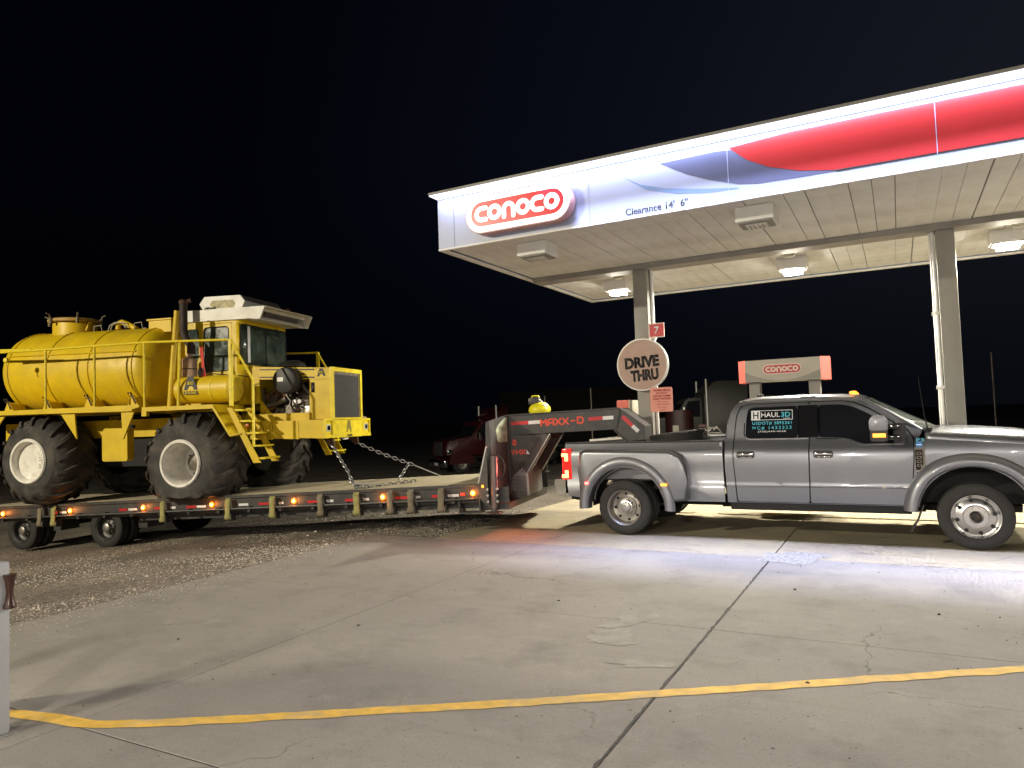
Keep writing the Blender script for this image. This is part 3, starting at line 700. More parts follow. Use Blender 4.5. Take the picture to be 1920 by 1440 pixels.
rdoor = [(1.615, .515), (2.545, .515), (2.565, 1.36), (2.57, 1.862), (1.80, 1.862), (1.68, 1.83), (1.62, 1.70), (1.585, 1.36), (1.58, 1.1)]
rwin = [(1.735, 1.405), (1.80, 1.385), (2.43, 1.385), (2.43, 1.822), (1.84, 1.818), (1.77, 1.79), (1.745, 1.62)]
fdoor = [(2.560, .515), (3.735, .515), (3.790, 1.10), (3.800, 1.36), (3.74, 1.455), (3.49, 1.625), (3.30, 1.75), (3.13, 1.835), (2.98, 1.862), (2.585, 1.862), (2.58, 1.36)]
fwin = [(2.69, 1.385), (3.03, 1.372), (3.17, 1.315), (3.24, 1.295), (3.695, 1.300), (3.70, 1.40), (3.46, 1.575), (3.28, 1.70), (3.12, 1.785), (2.98, 1.818), (2.69, 1.822)]
rwin = roundpoly(rwin, .05, 3); fwin = roundpoly(fwin, .05, 3)
cabout = [(1.475, .50), (3.76, .50), (3.83, 1.0), (3.86, 1.36), (3.90, 1.435), (3.60, 1.635), (3.38, 1.79), (3.22, 1.88), (3.10, 1.92), (2.6, 1.937), (2.0, 1.937), (1.72, 1.925), (1.60, 1.87), (1.525, 1.74), (1.49, 1.55), (1.465, 1.34), (1.455, 1.0)]
hole = [(1.600, .507), (3.745, .507), (3.802, 1.10), (3.813, 1.36), (3.75, 1.465), (3.50, 1.637), (3.31, 1.764), (3.14, 1.847), (2.98, 1.873), (1.80, 1.873), (1.67, 1.842), (1.608, 1.705), (1.572, 1.36), (1.567, 1.1)]
for side in (-1, 1):
    panel('cab_side', cabout, cabv, PAINT, tk, side, (hole,), .03, CW + (1.91,), (1.8, 2.5, 3.2))
    panel('door_jamb', [(1.55, .52), (3.72, .52), (3.80, 1.36), (3.46, 1.66), (3.1, 1.86), (1.75, 1.87), (1.58, 1.5)], cabv, MATTE, tk, side, (rwin, fwin), .01, CW, (), off=-.035)
    for nm, pl, wn, px in (('rear_door', rdoor, rwin, 1.74), ('front_door', fdoor, fwin, 2.70)):
        d = panel(nm, roundpoly(pl, .03, 3), cabv, PAINT, tk, side, (wn,), .03, CW, (1.75, 2.2, 2.8, 3.1, 3.4), off=.003)
        panel('window_glass', [(a, b) for a, b in (rwin if nm == 'rear_door' else fwin)], cabv, TINT, d, side, (), .005, (1.5, 1.6, 1.7, 1.8), (), off=-.016)
        # bright beltline trim and window seal
        bm = bmesh.new(); pts = [p for p in wn if p[1] < 1.43]
        if nm == 'front_door': pts = [(2.62, 1.372), (3.02, 1.360), (3.16, 1.305), (3.23, 1.284), (3.70, 1.288)]
        else: pts = [(1.60, 1.372 + .0), (1.70, 1.372), (2.545, 1.372)] if False else [(1.725, 1.60), (1.718, 1.44), (1.745, 1.39), (1.80, 1.372), (2.56, 1.372)]
        tube(bm, [(a, side * (cabv(a, b) + .006), b) for a, b in pts], .007, 6); finish(bm, 'window_trim', CHROME, d)
        hx = 1.63 if nm == 'rear_door' else 2.63
        bm = bmesh.new(); prism(bm, [(a, b) for a, b in rrect(hx - .01, hx + .235, 1.115, 1.215, .03, 3)], side * 1.0235, side * 1.027); finish(bm, 'handle_recess', TRIM, d)
        bm = bmesh.new(); box(bm, hx, hx + .225, min(side * 1.030, side * 1.062), max(side * 1.030, side * 1.062), 1.155, 1.190, bev=.010)
        box(bm, hx + .04, hx + .2, min(side * 1.028, side * 1.045), max(side * 1.028, side * 1.045), 1.125, 1.138, bev=.004); finish(bm, 'handle', CHROME, d)
    panel('pillar_cover', [(2.44, 1.387), (2.68, 1.387), (2.68, 1.824), (2.44, 1.824)], cabv, GLOSSB, tk, side, (), .008, (1.5, 1.6, 1.7, 1.8), (), off=.010)
    for x in (2.437, 2.685):
        bm = bmesh.new(); tube(bm, [(x, side * (cabv(0, z) + .012), z) for z in (1.385, 1.6, 1.82)], .006, 6); finish(bm, 'window_trim', CHROME, tk)
    # rocker, running gear cover
    bm = bmesh.new(); box(bm, 1.50, 3.74, min(side * .86, side * .955), max(side * .86, side * .955), .395, .495, bev=.01); finish(bm, 'rocker', MATTE, tk)
    bm = bmesh.new(); tube(bm, [(1.3, side * .55, .45), (3.9, side * .55, .45)], .07, 4); finish(bm, 'chassis_rail', MATTE, tk)
    # front fender with wheel opening
    arch = arc(4.41, .40, .60, 10, 170, 14)
    fender = [(3.765, .50), (3.83, .50)] + arch[::-1][0:0] + [(3.83, .52)] + arch[::-1] + [(5.05, .52), (5.22, .60), (5.32, .80), (5.33, 1.05), (5.28, 1.22), (4.95, 1.265), (4.4, 1.31), (3.92, 1.345), (3.88, 1.34), (3.855, 1.1)]
    fv = lambda u, z: 1.018 - .05 * max(0, (z - 1.17) / .17) ** 1.5 - (.35 * max(0, u - 4.95) ** 1.6) - (.014 if z < .5 else 0)
    panel('front_fender', fender, fv, PAINT, tk, side, (), .02, (.7, .9, 1.1, 1.17, 1.22, 1.26, 1.30), (4.0, 4.4, 4.8, 4.95, 5.05, 5.15, 5.25))
    # bed side
    barch = arc(.02, .42, .56, 5, 175, 12)
    bs = [(-.97, .54), (-.54, .50)] + barch[::-1] + [(.60, .50), (1.435, .50), (1.425, 1.345), (.2, 1.352), (-1.02, 1.362), (-1.03, 1.25)]
    b = panel('bed_side', bs, bedv, PAINT, tk, side, (), .03, (.72, .745, 1.0, 1.16, 1.21, 1.25, 1.30, 1.335), (-.6, 0, .6, 1.0))
    bm = bmesh.new(); box(bm, -1.02, 1.43, min(side * .86, side * .972), max(side * .86, side * .972), 1.352, 1.372, bev=.006); finish(bm, 'bed_rail_cap', TRIM, b)
    bm = bmesh.new(); box(bm, -1.0, 1.42, min(side * .84, side * .86), max(side * .84, side * .86), .80, 1.35); finish(bm, 'inner_wall', PAINT, b)
    # dual wheel hip
    ho = [(-.72, .58), (-.58, .50)] + arc(.02, .42, .585, 8, 172, 16)[::-1] + [(.62, .485), (.93, .52), (.955, .80), (.945, 1.04), (.86, 1.17), (.70, 1.245), (-.62, 1.262), (-.715, 1.22), (-.73, .95)]
    bm = bmesh.new(); prism(bm, ho, side * .995, side * 1.185, 'xz'); 
    outer = [e for e in bm.edges if all(abs(v.co.y - side * 1.185) < 1e-4 for v in e.verts) and not all((Vector((v.co.x - .02, v.co.z - .42)).length < .60) for v in e.verts)]
    bmesh.ops.bevel(bm, geom=outer, offset=.085, segments=5, affect='EDGES', profile=.5, clamp_overlap=True)
    hip = finish(bm, 'rear_fender', PAINT, tk, smooth=40)
    # flared lips (swept section round each arch)
    def flare(nm, cx, cz, sec, a0, a1, m_, n=26, sq=0):
        bm = bmesh.new(); rows = []
        for i in range(n + 1):
            a = R(a0 + (a1 - a0) * i / n); row = []
            for rr, vv in sec:
                k = 1 + sq * (math.sin(2 * a) ** 2) * (1 if rr > .6 else .5)
                row.append(bm.verts.new((cx + rr * k * math.cos(a), side * vv, cz + rr * k * math.sin(a))))
            rows.append(row)
        for p_, q_ in zip(rows, rows[1:]):
            for k in range(len(sec) - 1): bm.faces.new((p_[k], p_[k + 1], q_[k + 1], q_[k]))
        return finish(bm, nm, m_, tk, smooth=50)
    flare('wheel_flare', .02, .42, [(.745, 1.176), (.725, 1.196), (.69, 1.214), (.655, 1.222), (.63, 1.216), (.60, 1.196), (.585, 1.17), (.580, 1.05)], -4, 184, PAINTF, sq=.0)
    flare('wheel_flare', 4.41, .40, [(.765, 1.022), (.755, 1.060), (.73, 1.10), (.695, 1.128), (.665, 1.136), (.63, 1.126), (.605, 1.10), (.60, .98)], 6, 176, PAINTF, sq=.025)
    flare('wheel_well', .02, .42, [(.575, 1.04), (.575, .60)], -2, 182, MATTE)
    flare('wheel_well', 4.41, .40, [(.60, .99), (.60, .55)], -4, 184, MATTE)
    # fender vent badge
    bm = bmesh.new(); prism(bm, [(3.805, 1.245), (3.915, 1.245), (3.915, 1.02), (3.865, .935), (3.805, .935)], side * 1.020, side * 1.034); bd = finish(bm, 'side_vent', CHROME, tk)
    bm = bmesh.new(); prism(bm, [(3.812, 1.215), (3.893, 1.215), (3.893, 1.03), (3.855, .96), (3.812, .96)], side * 1.0345, side * 1.039); finish(bm, 'vent_insert', MATTE, bd, smooth=0)
    for q in range(4):
        bm = bmesh.new(); prism(bm, rrect(3.825, 3.880, 1.150 - q * .05, 1.185 - q * .05, .01, 2), side * 1.0395, side * 1.044, holes=(rrect(3.837, 3.868, 1.158 - q * .05, 1.177 - q * .05, .004, 1),)); finish(bm, 'badge_mark', CHROME, bd, smooth=0)
    # mirror
    mr = panel('mirror', roundpoly([(3.325, 1.335), (3.52, 1.335), (3.525, 1.60), (3.48, 1.655), (3.37, 1.655), (3.325, 1.60)], .03, 3), lambda u, z: 1.30, TRIM, tk, side, (), .17)
    bm = bmesh.new(); prism(bm, roundpoly([(3.318, 1.47), (3.53, 1.47), (3.53, 1.605), (3.485, 1.663), (3.365, 1.663), (3.318, 1.605)], .03, 3), side * 1.302, side * 1.318, bev=.006); finish(bm, 'mirror_cap', PAINTF, mr)
    bm = bmesh.new(); box(bm, 3.355, 3.500, min(side * 1.3185, side * 1.327), max(side * 1.3185, side * 1.327), 1.385, 1.435, bev=.004); finish(bm, 'turn_lamp', AMBERD if side < 0 else AMBERD, mr)
    for z in (1.345, 1.48):
        bm = bmesh.new(); box(bm, 3.51, 3.66, min(side * 1.17, side * .98), max(side * 1.17, side * .98), z, z + .065, bev=.015); finish(bm, 'mirror_arm', GLOSSB, mr)
    bm = bmesh.new(); box(bm, 3.58, 3.72, min(side * .955, side * 1.00), max(side * .955, side * 1.00), 1.30, 1.56, bev=.01); finish(bm, 'mirror_base', TRIM, mr)
    # tail light, marker lamps
    bm = bmesh.new(); box(bm, -1.060, -.905, min(side * .80, side * 1.022), max(side * .80, side * 1.022), .80, 1.275, bev=.012); tl = finish(bm, 'tail_light', REDL, tk)
    for (x0, x1, z0, z1) in ((-1.066, -.985, 1.15, 1.205), (-1.015, -.955, 1.08, 1.20), (-1.066, -.985, .82, .875), (-1.015, -.955, .82, .94)):
        bm = bmesh.new(); box(bm, x0, x1, min(side * .84, side * 1.027), max(side * .84, side * 1.027), z0, z1, bev=.008); finish(bm, 'bulb', REDH, tl)
    bm = bmesh.new(); box(bm, -.60, -.545, min(side * 1.19, side * 1.236), max(side * 1.19, side * 1.236), .745, .778, bev=.006); finish(bm, 'marker_lamp', REDM, tk)
    bm = bmesh.new(); box(bm, .575, .665, min(side * 1.19, side * 1.236), max(side * 1.19, side * 1.236), .735, .770, bev=.006); finish(bm, 'marker_lamp', AMBERD, tk)
    # headlight, beyond the frame
    bm = bmesh.new(); box(bm, 5.13, 5.36, min(side * .68, side * .985), max(side * .68, side * .985), .88, 1.20, bev=.02); finish(bm, 'headlight', LAMPOFF, tk)
# bed: floor, headboard, tailgate, bumper
bm = bmesh.new(); box(bm, -1.0, 1.42, -.85, .85, .78, .81); finish(bm, 'bed_floor', TRIM, tk)
bm = bmesh.new(); box(bm, 1.38, 1.42, -.97, .97, .80, 1.345); finish(bm, 'bed_headboard', PAINT, tk)
bm = bmesh.new(); box(bm, -1.04, -.99, -.79, .79, .78, 1.36, bev=.012); finish(bm, 'tailgate', PAINT, tk)
bm = bmesh.new(); prism(bm, roundpoly([(-1.02, .575), (-1.02, .80), (-1.20, .80), (-1.215, .74), (-1.19, .60), (-1.14, .555)], .02, 2), -1.0, 1.0); finish(bm, 'rear_bumper', CHROME, tk)
bm = bmesh.new(); box(bm, -1.19, -1.02, -.95, .95, .801, .815); box(bm, -1.1, -.8, -.6, .6, .44, .56); tube(bm, [(-.95, -.75, .50), (-.5, -.7, .46), (-.2, -.6, .5)], .05, 8); finish(bm, 'hitch_frame', MATTE, tk)
# roof
def sheet(name, rows, m, parent, thick=None, smooth=60):
    bm = bmesh.new(); vs = [[bm.verts.new(p) for p in r] for r in rows]
    for a, b in zip(vs, vs[1:]):
        for k in range(len(a) - 1): bm.faces.new((a[k], a[k + 1], b[k + 1], b[k]))
    o = finish(bm, name, m, parent, smooth=smooth)
    if thick: md = o.modifiers.new('s', 'SOLIDIFY'); md.thickness = thick; md.offset = -1
    return o
vv = [-.735, -.70, -.62, -.45, -.22, 0, .22, .45, .62, .70, .735]; wz = [1.905, 1.935, 1.957, 1.972, 1.98, 1.983]; wz = wz + wz[-2::-1]
rows = []
for u, dz in ((1.60, -.10), (1.63, -.055), (1.72, -.018), (1.95, 0), (2.5, .003), (3.0, -.01), (3.15, -.03), (3.235, -.065)):
    rows.append([(u + (.05 * (1 - abs(v) / .735) if u > 3.1 else (-.04 * (1 - abs(v) / .735) if u < 1.7 else 0)), v, z + dz) for v, z in zip(vv, wz)])
sheet('roof', rows, PAINT, tk, .015)
for u in (2.56,):
    for s in (-1, 1):
        bm = bmesh.new(); box(bm, u - .1, u + .1, s * .69 - .02, s * .69 + .02, 1.935, 1.95); finish(bm, 'roof_moulding', PAINTF, tk)
# rear wall with glass
sheet('rear_wall', [[(1.465, v * 1.28, 1.34) for v in vv], [(1.455, v * 1.33, .9) for v in vv]], PAINT, tk, .015)
sheet('rear_wall', [[(1.60, v * 1.0, 1.84) for v in vv], [(1.51, v * 1.15, 1.66) for v in vv], [(1.465, v * 1.28, 1.34) for v in vv]], PAINT, tk, .015)
sheet('rear_glass', [[(1.572, v * .82, 1.80) for v in vv], [(1.50, v * .84, 1.66) for v in vv], [(1.455, v * .86, 1.42) for v in vv]], TINT, tk, .006)
# windscreen, cowl, bonnet, nose
rows = []
for t_ in (0, .25, .5, .75, 1):
    u = 3.25 + (3.93 - 3.25) * t_; hw = .735 + (.905 - .735) * t_; z = 1.875 - (1.875 - 1.455) * t_
    rows.append([(u + .13 * (1 - (k / 5) ** 2) * (.5 + .8 * t_), hw * k / 5, z + .03 * (1 - (k / 5) ** 2)) for k in range(-5, 6)])
sheet('windscreen', rows, WSG, tk, .006)
for s in (-1, 1):
    bm = bmesh.new(); tube(bm, [(3.20, s * .745, 1.895), (3.55, s * .845, 1.685), (3.90, s * .925, 1.45)], .03, 8); finish(bm, 'windscreen_pillar', PAINT, tk)
    bm = bmesh.new(); tube(bm, [(4.06, s * .25, 1.475), (3.88, s * .55, 1.535), (3.80, s * .65, 1.585)], .010, 6); finish(bm, 'wiper', MATTE, tk)
bm = bmesh.new(); box(bm, 3.90, 4.02, -.86, .86, 1.44, 1.486, bev=.01); finish(bm, 'cowl', TRIM, tk)
rows = []
for u, zc, zs, hw in ((3.93, 1.478, 1.405, .953), (4.02, 1.475, 1.40, .955), (4.2, 1.475, 1.385, .96), (4.6, 1.455, 1.355, .96), (5.0, 1.42, 1.32, .94), (5.25, 1.375, 1.28, .90), (5.36, 1.31, 1.235, .86), (5.39, 1.22, 1.19, .84)):
    rows.append([(u, hw * k, zs + (zc - zs) * q) for k, q in ((-1, -1.5), (-.985, 0), (-.93, .42), (-.78, .78), (-.62, 1.05), (-.52, .92), (-.25, .95), (0, 1.0), (.25, .95), (.52, .92), (.62, 1.05), (.78, .78), (.93, .42), (.985, 0), (1, -1.5))])
sheet('bonnet', rows, PAINT, tk, .012)
bm = bmesh.new(); box(bm, 5.27, 5.40, -.67, .67, .78, 1.22, bev=.02); gr = finish(bm, 'grille', CHROME, tk)
for q in range(4):
    bm = bmesh.new(); box(bm, 5.401, 5.41, -.6, .6, .82 + q * .10, .88 + q * .10); finish(bm, 'grille_slot', MATTE, gr)
bm = bmesh.new(); prism(bm, roundpoly([(5.10, .50), (5.42, .50), (5.48, .60), (5.46, .76), (5.10, .78)], .03, 3), -1.0, 1.0, bev=.03); finish(bm, 'front_bumper', CHROME, tk)
for v in (-.62, -.3, 0, .3, .62):
    bm = bmesh.new(); box(bm, 3.08, 3.14, v - .04, v + .04, 1.945 + .028 * (1 - abs(v)), 1.978 + .028 * (1 - abs(v)), bev=.012); finish(bm, 'roof_marker_lamp', AMBERD, tk)
bm = bmesh.new(); lathe(bm, [(1.965, .001), (2.02, .02), (2.015, .05), (1.965, .06)], 14, (1.80, .1, 0), 'z'); finish(bm, 'roof_aerial', TRIM, tk)
bm = bmesh.new(); tube(bm, [(3.98, -.87, 1.42), (3.94, -.87, 1.62), (3.90, -.85, 2.13)], .005, 6, rs=[.012, .006, .0035]); finish(bm, 'antenna', MATTE, tk)
bm = bmesh.new(); box(bm, 1.50, 3.75, -.95, .95, .55, 1.30); box(bm, 3.76, 5.25, -.5, .5, .50, 1.25); finish(bm, 'interior', MATTE, tk, smooth=0)
bm = bmesh.new(); tube(bm, [(-.5, 0, .42), (5, 0, .42)], .09, 8); tube(bm, [(0.0, -.9, .405), (0, .9, .405)], .10, 10); tube(bm, [(4.41, -.9, .405), (4.41, .9, .405)], .07, 10); lathe(bm, [(-.18, .02), (-.12, .17), (.12, .17), (.18, .02)], 14, (0, 0, .405)); box(bm, 1.2, 1.9, .2, .8, .35, .6); finish(bm, 'driveline', MATTE, tk)
bm = bmesh.new(); bar(bm, (3.87, -.96, .52), (3.80, -.97, .33), .012, .20, (0, 1, 0)); bar(bm, (3.80, -.97, .33), (3.71, -.98, .18), .012, .20, (0, 1, 0)); finish(bm, 'mud_flap', TRIM, tk)
# wheels
def tyre_mesh(w_, r, rim, seg=48, grooves=3):
    h = w_ / 2; prof = [(-h + .03, rim), (-h + .008, rim + .02), (-h, rim + .45 * (r - rim)), (-h + .010, r - .03), (-h + .028, r - .006)]
    tw = w_ - .07
    for q in range(grooves):
        c = -tw / 2 + tw * (q + .5) / grooves * 1.0; gw = .006
        prof += [(c - gw, r), (c - gw + .001, r - .012), (c + gw - .001, r - .012), (c + gw, r)]
    prof += [(h - .028, r - .006), (h - .010, r - .03), (h, rim + .45 * (r - rim)), (h - .008, rim + .02), (h - .03, rim)]
    bm = bmesh.new(); lathe(bm, prof, seg, close=True); return bm
def wheel_front(parent, u, v, side):
    w_ = finish(tyre_mesh(.225, .405, .252), 'wheel', RUBBER, parent, matrix=T(u, v, .405)); w_['label'] = 'front wheel with polished eight hole alloy rim' 
    f = side * -1  # outward = -y for near side
    def ly(a): return a * (1 if side < 0 else -1)
    bm = bmesh.new(); lathe(bm, [(ly(-.108), .252), (ly(-.112), .262), (ly(-.100), .250), (ly(-.070), .238), (ly(-.066), .225), (ly(-.098), .16), (ly(-.100), .140), (ly(-.125), .130), (ly(-.128), .075), (ly(-.03), .074), (ly(-.03), .001)], 48, cap=False); rm = finish(bm, 'rim', STEEL, w_, smooth=25)
    for k in range(8):
        a = R(45 * k + 12); bm = bmesh.new(); cyl(bm, (.198 * math.cos(a), ly(-.02), .198 * math.sin(a)), (.198 * math.cos(a), ly(-.094), .198 * math.sin(a)), .023, seg=12); finish(bm, 'hand_hole', MATTE, w_)
    for k in range(10):
        a = R(36 * k); bm = bmesh.new(); cyl(bm, (.112 * math.cos(a), ly(-.12), .112 * math.sin(a)), (.112 * math.cos(a), ly(-.150), .112 * math.sin(a)), .0125, .009, 6); finish(bm, 'wheel_nut', CHROME, w_)
    bm = bmesh.new(); lathe(bm, [(ly(-.10), .060), (ly(-.165), .056), (ly(-.168), .048), (ly(-.14), .040), (ly(-.14), .001)], 20, cap=False); finish(bm, 'hub', DARKMET, w_)
def wheel_rear(parent, u, side):
    for vo in (1.085, .80):
        w_ = finish(tyre_mesh(.225, .405, .252), 'wheel', RUBBER, parent, matrix=T(u, side * vo, .405))
        def ly(a): return a * (1 if side < 0 else -1)
        bm = bmesh.new(); lathe(bm, [(ly(-.104), .252), (ly(-.110), .262), (ly(-.098), .256), (ly(-.085), .240), (ly(-.02), .236), (ly(.035), .222), (ly(.055), .185), (ly(.052), .150), (ly(.035), .138), (ly(.035), .09), (ly(.035), .001)], 48, cap=False)
        finish(bm, 'rim', STEEL2, w_, smooth=30)
        if vo > 1:
            for k in range(8):
                a = R(45 * k + 5); bm = bmesh.new(); cyl(bm, (.190 * math.cos(a), ly(.10), .190 * math.sin(a)), (.190 * math.cos(a), ly(.040), .190 * math.sin(a)), .020, seg=12); finish(bm, 'hand_hole', MATTE, w_)
            bm = bmesh.new(); lathe(bm, [(ly(.034), .112), (ly(-.03), .100), (ly(-.035), .078), (ly(-.055), .068), (ly(-.06), .030), (ly(-.045), .028), (ly(-.045), .001)], 24, cap=False); finish(bm, 'hub', STEEL, w_)
            for k in range(10):
                a = R(36 * k + 9); bm = bmesh.new(); cyl(bm, (.112 * math.cos(a), ly(.03), .112 * math.sin(a)), (.112 * math.cos(a), ly(-.006), .112 * math.sin(a)), .0125, .009, 6); finish(bm, 'wheel_nut', STEEL, w_)
wheel_front(tk, 4.41, -1.005, -1); wheel_front(tk, 4.41, 1.005, 1)
wheel_rear(tk, 0, -1); wheel_rear(tk, 0, 1)
# window lettering, following the tilt of the glass
gt = math.atan2(.912 - .805, .40)
def on_glass(u, z): return T(u, -(cabv(u, z) - .008), z, rx_=-gt)
GL = on_glass(2.09, 1.64)
bm = bmesh.new(); prism(bm, [(-.275, -.005), (.275, -.005), (.275, .135), (-.275, .135)], 0, -.002, holes=([(-.268, .002), (.268, .002), (.268, .128), (-.268, .128)],)); finish(bm, 'lettering', LWHITE, tk, matrix=GL, smooth=0)
bm = bmesh.new(); prism(bm, [(-.272, -.002), (-.155, -.002), (-.155, .132), (-.272, .132)], 0, -.0025, holes=([(-.250, .012), (-.234, .012), (-.234, .118), (-.250, .118)], [(-.192, .012), (-.176, .012), (-.176, .118), (-.192, .118)])); finish(bm, 'lettering', LWHITE, tk, matrix=GL, smooth=0)
bm = bmesh.new(); box(bm, -.236, -.192, -.0045, -.003, .058, .074); finish(bm, 'lettering', BLACKT, tk, matrix=GL, smooth=0)
text('lettering', 'HAUL', LWHITE, tk, width=.25, height=.070, matrix=GL @ T(-.015, -.002, .070), bold=.015)
text('lettering', '3D', LBLUE, tk, width=.12, height=.070, matrix=GL @ T(.185, -.002, .070), bold=.02)
text('lettering', 'LLC', LWHITE, tk, width=.085, height=.020, matrix=GL @ T(.20, -.002, .016), bold=.02)
text('lettering', 'USDOT# 3895261', LBLUE, tk, width=.52, height=.050, matrix=GL @ T(.0, -.002, -.050), bold=.015, spacing=1.15)
text('lettering', 'MC# 1433323', LBLUE, tk, width=.52, height=.050, matrix=GL @ T(.0, -.002, -.118), bold=.015, spacing=1.35)
text('lettering', '(720)440-4568', LWHITE, tk, width=.37, height=.030, matrix=GL @ T(.0, -.002, -.172), bold=.02, spacing=1.2)
text('lettering', 'P3', LBLUE, tk, width=.085, height=.042, matrix=T(3.875, -1.003, 1.335, rx_=-.3))
bm = bmesh.new(); prism(bm, arc(3.860, 1.278, .040, 0, 345, 23), -1.0215, -1.024); st = finish(bm, 'round_sticker', BLUEST, tk, smooth=0)
bm = bmesh.new(); box(bm, 3.830, 3.890, -1.0255, -1.0242, 1.270, 1.282); finish(bm, 'sticker_text', LWHITE, st, smooth=0)
text('lettering', 'Power Stroke', CHROME, tk, width=.20, height=.026, matrix=T(3.60, -1.0235, .735), bold=.03, shear=.2)
bm = bmesh.new(); prism(bm, arc(3.44, .737, .022, 0, 345, 15), -1.0225, -1.026); finish(bm, 'badge_mark', STEEL2, tk, smooth=0)

# load in the truck bed
tw = thing('spare_tyre', 'knobbly spare tyre lying flat in the truck bed behind the cab', 'tyre', T(.66 - 3.67, 10.95, 1.375))
bm = tyre_mesh(.24, .42, .23, 40)
for k in range(44):
    a = 2 * math.pi * k / 44
    for s in (-1, 0, 1):
        box(bm, -.018, .018, s * .075 - .028, s * .075 + .028, .412, .428, M=Matrix.Rotation(a + (.07 if s == 0 else 0), 4, 'Y'))
finish(bm, 'tread', RUBBER, tw, matrix=Matrix.Rotation(R(90), 4, 'X') @ Matrix.Rotation(R(6), 4, 'Z'))
bk = thing('bicycle', 'bicycle lying on its side on top of the truck bed load', 'bicycle', T(1.08 - 3.67, 11.0, 1.42, rz=R(8), ry=R(-2)) @ Matrix.Scale(.80, 4))
for x in (-.27, .28):
    bm = bmesh.new(); rr = .24; tube(bm, [(x + rr * math.cos(R(a)), rr * math.sin(R(a)), .0) for a in range(0, 361, 15)], .014, 6, cap=False); wh = finish(bm, 'wheel', LWHITE, bk)
    bm = bmesh.new()
    for a in range(0, 360, 30): tube(bm, [(x, 0, 0), (x + rr * math.cos(R(a)), rr * math.sin(R(a)), 0)], .003, 4)
    finish(bm, 'spokes', STEEL, wh)
bm = bmesh.new()
for a, b in (((-.27, 0, .03), (.02, .0, .06)), ((.02, 0, .06), (.28, 0, .03)), ((.02, 0, .06), (-.05, -.1, .17)), ((-.05, -.1, .17), (.22, -.12, .13)), ((.22, -.12, .13), (.28, 0, .03)), ((-.27, 0, .03), (-.05, -.1, .17)), ((.22, -.12, .13), (.18, .1, .16)), ((.02, 0, .06), (.10, .12, .14))): tube(bm, [a, b], .014, 6)
finish(bm, 'frame', TOPW, bk)
bm = bmesh.new(); box(bm, -.12, .02, -.17, -.05, .15, .22, bev=.02); finish(bm, 'saddle', MARO, bk)
bm = bmesh.new(); tube(bm, [(.15, -.22, .10), (.20, -.05, .15), (.17, .12, .13)], .012, 6); finish(bm, 'handlebar', CHAIN, bk)
tg = thing('folded_cover', 'folded pale cover panel lying across the rear of the truck bed', 'cover', T(-.42 - 3.67, 11.3, 1.385, ry=R(-3)))
bm = bmesh.new(); prism(bm, roundpoly([(-.40, -.35), (.30, -.35), (.34, .55), (-.36, .55)], .04, 3), 0, .035, 'xy', bev=.01); finish(bm, 'panel', WHITE_P, tg)
bm = bmesh.new(); box(bm, -.30, .36, -.33, .5, -.03, -.002); finish(bm, 'frame', TRIM, tg)
# real light of the tail lamp
pl = bpy.data.lights.new('tail_lamp_light', 'POINT'); pl.energy = 3; pl.color = (1, .16, .11); pl.shadow_soft_size = .12
po = bpy.data.objects.new('tail_lamp_light', pl); col.objects.link(po); po.location = (-3.67 - 1.24, 10.30, 1.02)
p2 = bpy.data.lights.new('tail_lamp_beam', 'SPOT'); p2.energy = 62; p2.color = (1, .22, .17); p2.shadow_soft_size = .06; p2.spot_size = R(140); p2.spot_blend = 1
po2 = bpy.data.objects.new('tail_lamp_beam', p2); col.objects.link(po2); po2.location = (-3.67 - 1.26, 10.30, .98)
po2.rotation_euler = (Vector((-5.9, 7.9, -.1)) - Vector((-4.93, 10.3, .98))).to_track_quat('-Z', 'Y').to_euler()

# ------------------------------------------------------------------ gooseneck trailer
PR = R(2.2); TR = R(11)
MR = T(-3.4, 11.4, 0, rz=TR, ry=-PR)
tr = thing('gooseneck_trailer', 'long black gooseneck flatbed trailer with wooden deck hitched to the pickup', 'trailer', MR)
# steel frame
bm = bmesh.new()
for s in (-1, 1):
    y0, y1 = sorted((s * 1.285, s * 1.20))
    box(bm, -13.6, -2.66, y0, y1, .845, .885); box(bm, -13.6, -2.66, min(s * 1.25, s * 1.22), max(s * 1.25, s * 1.22), .60, .8445); box(bm, -13.6, -2.66, y0, y1, .655, .68)
    box(bm, -13.6, -2.66, min(s * 1.24, s * 1.16), max(s * 1.24, s * 1.16), .595, .62)
    box(bm, -13.3, -2.70, min(s * .55, s * .42), max(s * .55, s * .42), .50, .62); box(bm, -9.4, -2.70, min(s * 1.12, s * 1.09), max(s * 1.12, s * 1.09), .50, .594)
for i in range(18): box(bm, -13.4 + i * .62, -13.34 + i * .62, -1.2, 1.2, .62, .80)
finish(bm, 'frame', BLACK, tr, smooth=0)
bm = bmesh.new(); tube(bm, [(-13.5, -1.335, .665), (-2.75, -1.335, .665)], .018, 8)
for i in range(17): box(bm, -13.2 + i * .63, -13.15 + i * .63, -1.33, -1.251, .60, .70)
finish(bm, 'rub_rail', BLACK, tr)
# deck boards laid lengthwise
for k in range(12):
    y0 = -1.195 + k * .1995; bm = bmesh.new()
    box(bm, -13.55 + random.uniform(0, .02), -2.68 - random.uniform(0, .01), y0 + .004, y0 + .1955, .80, .882 + random.uniform(0, .006), bev=.004); finish(bm, 'plank', WOOD, tr, smooth=0)
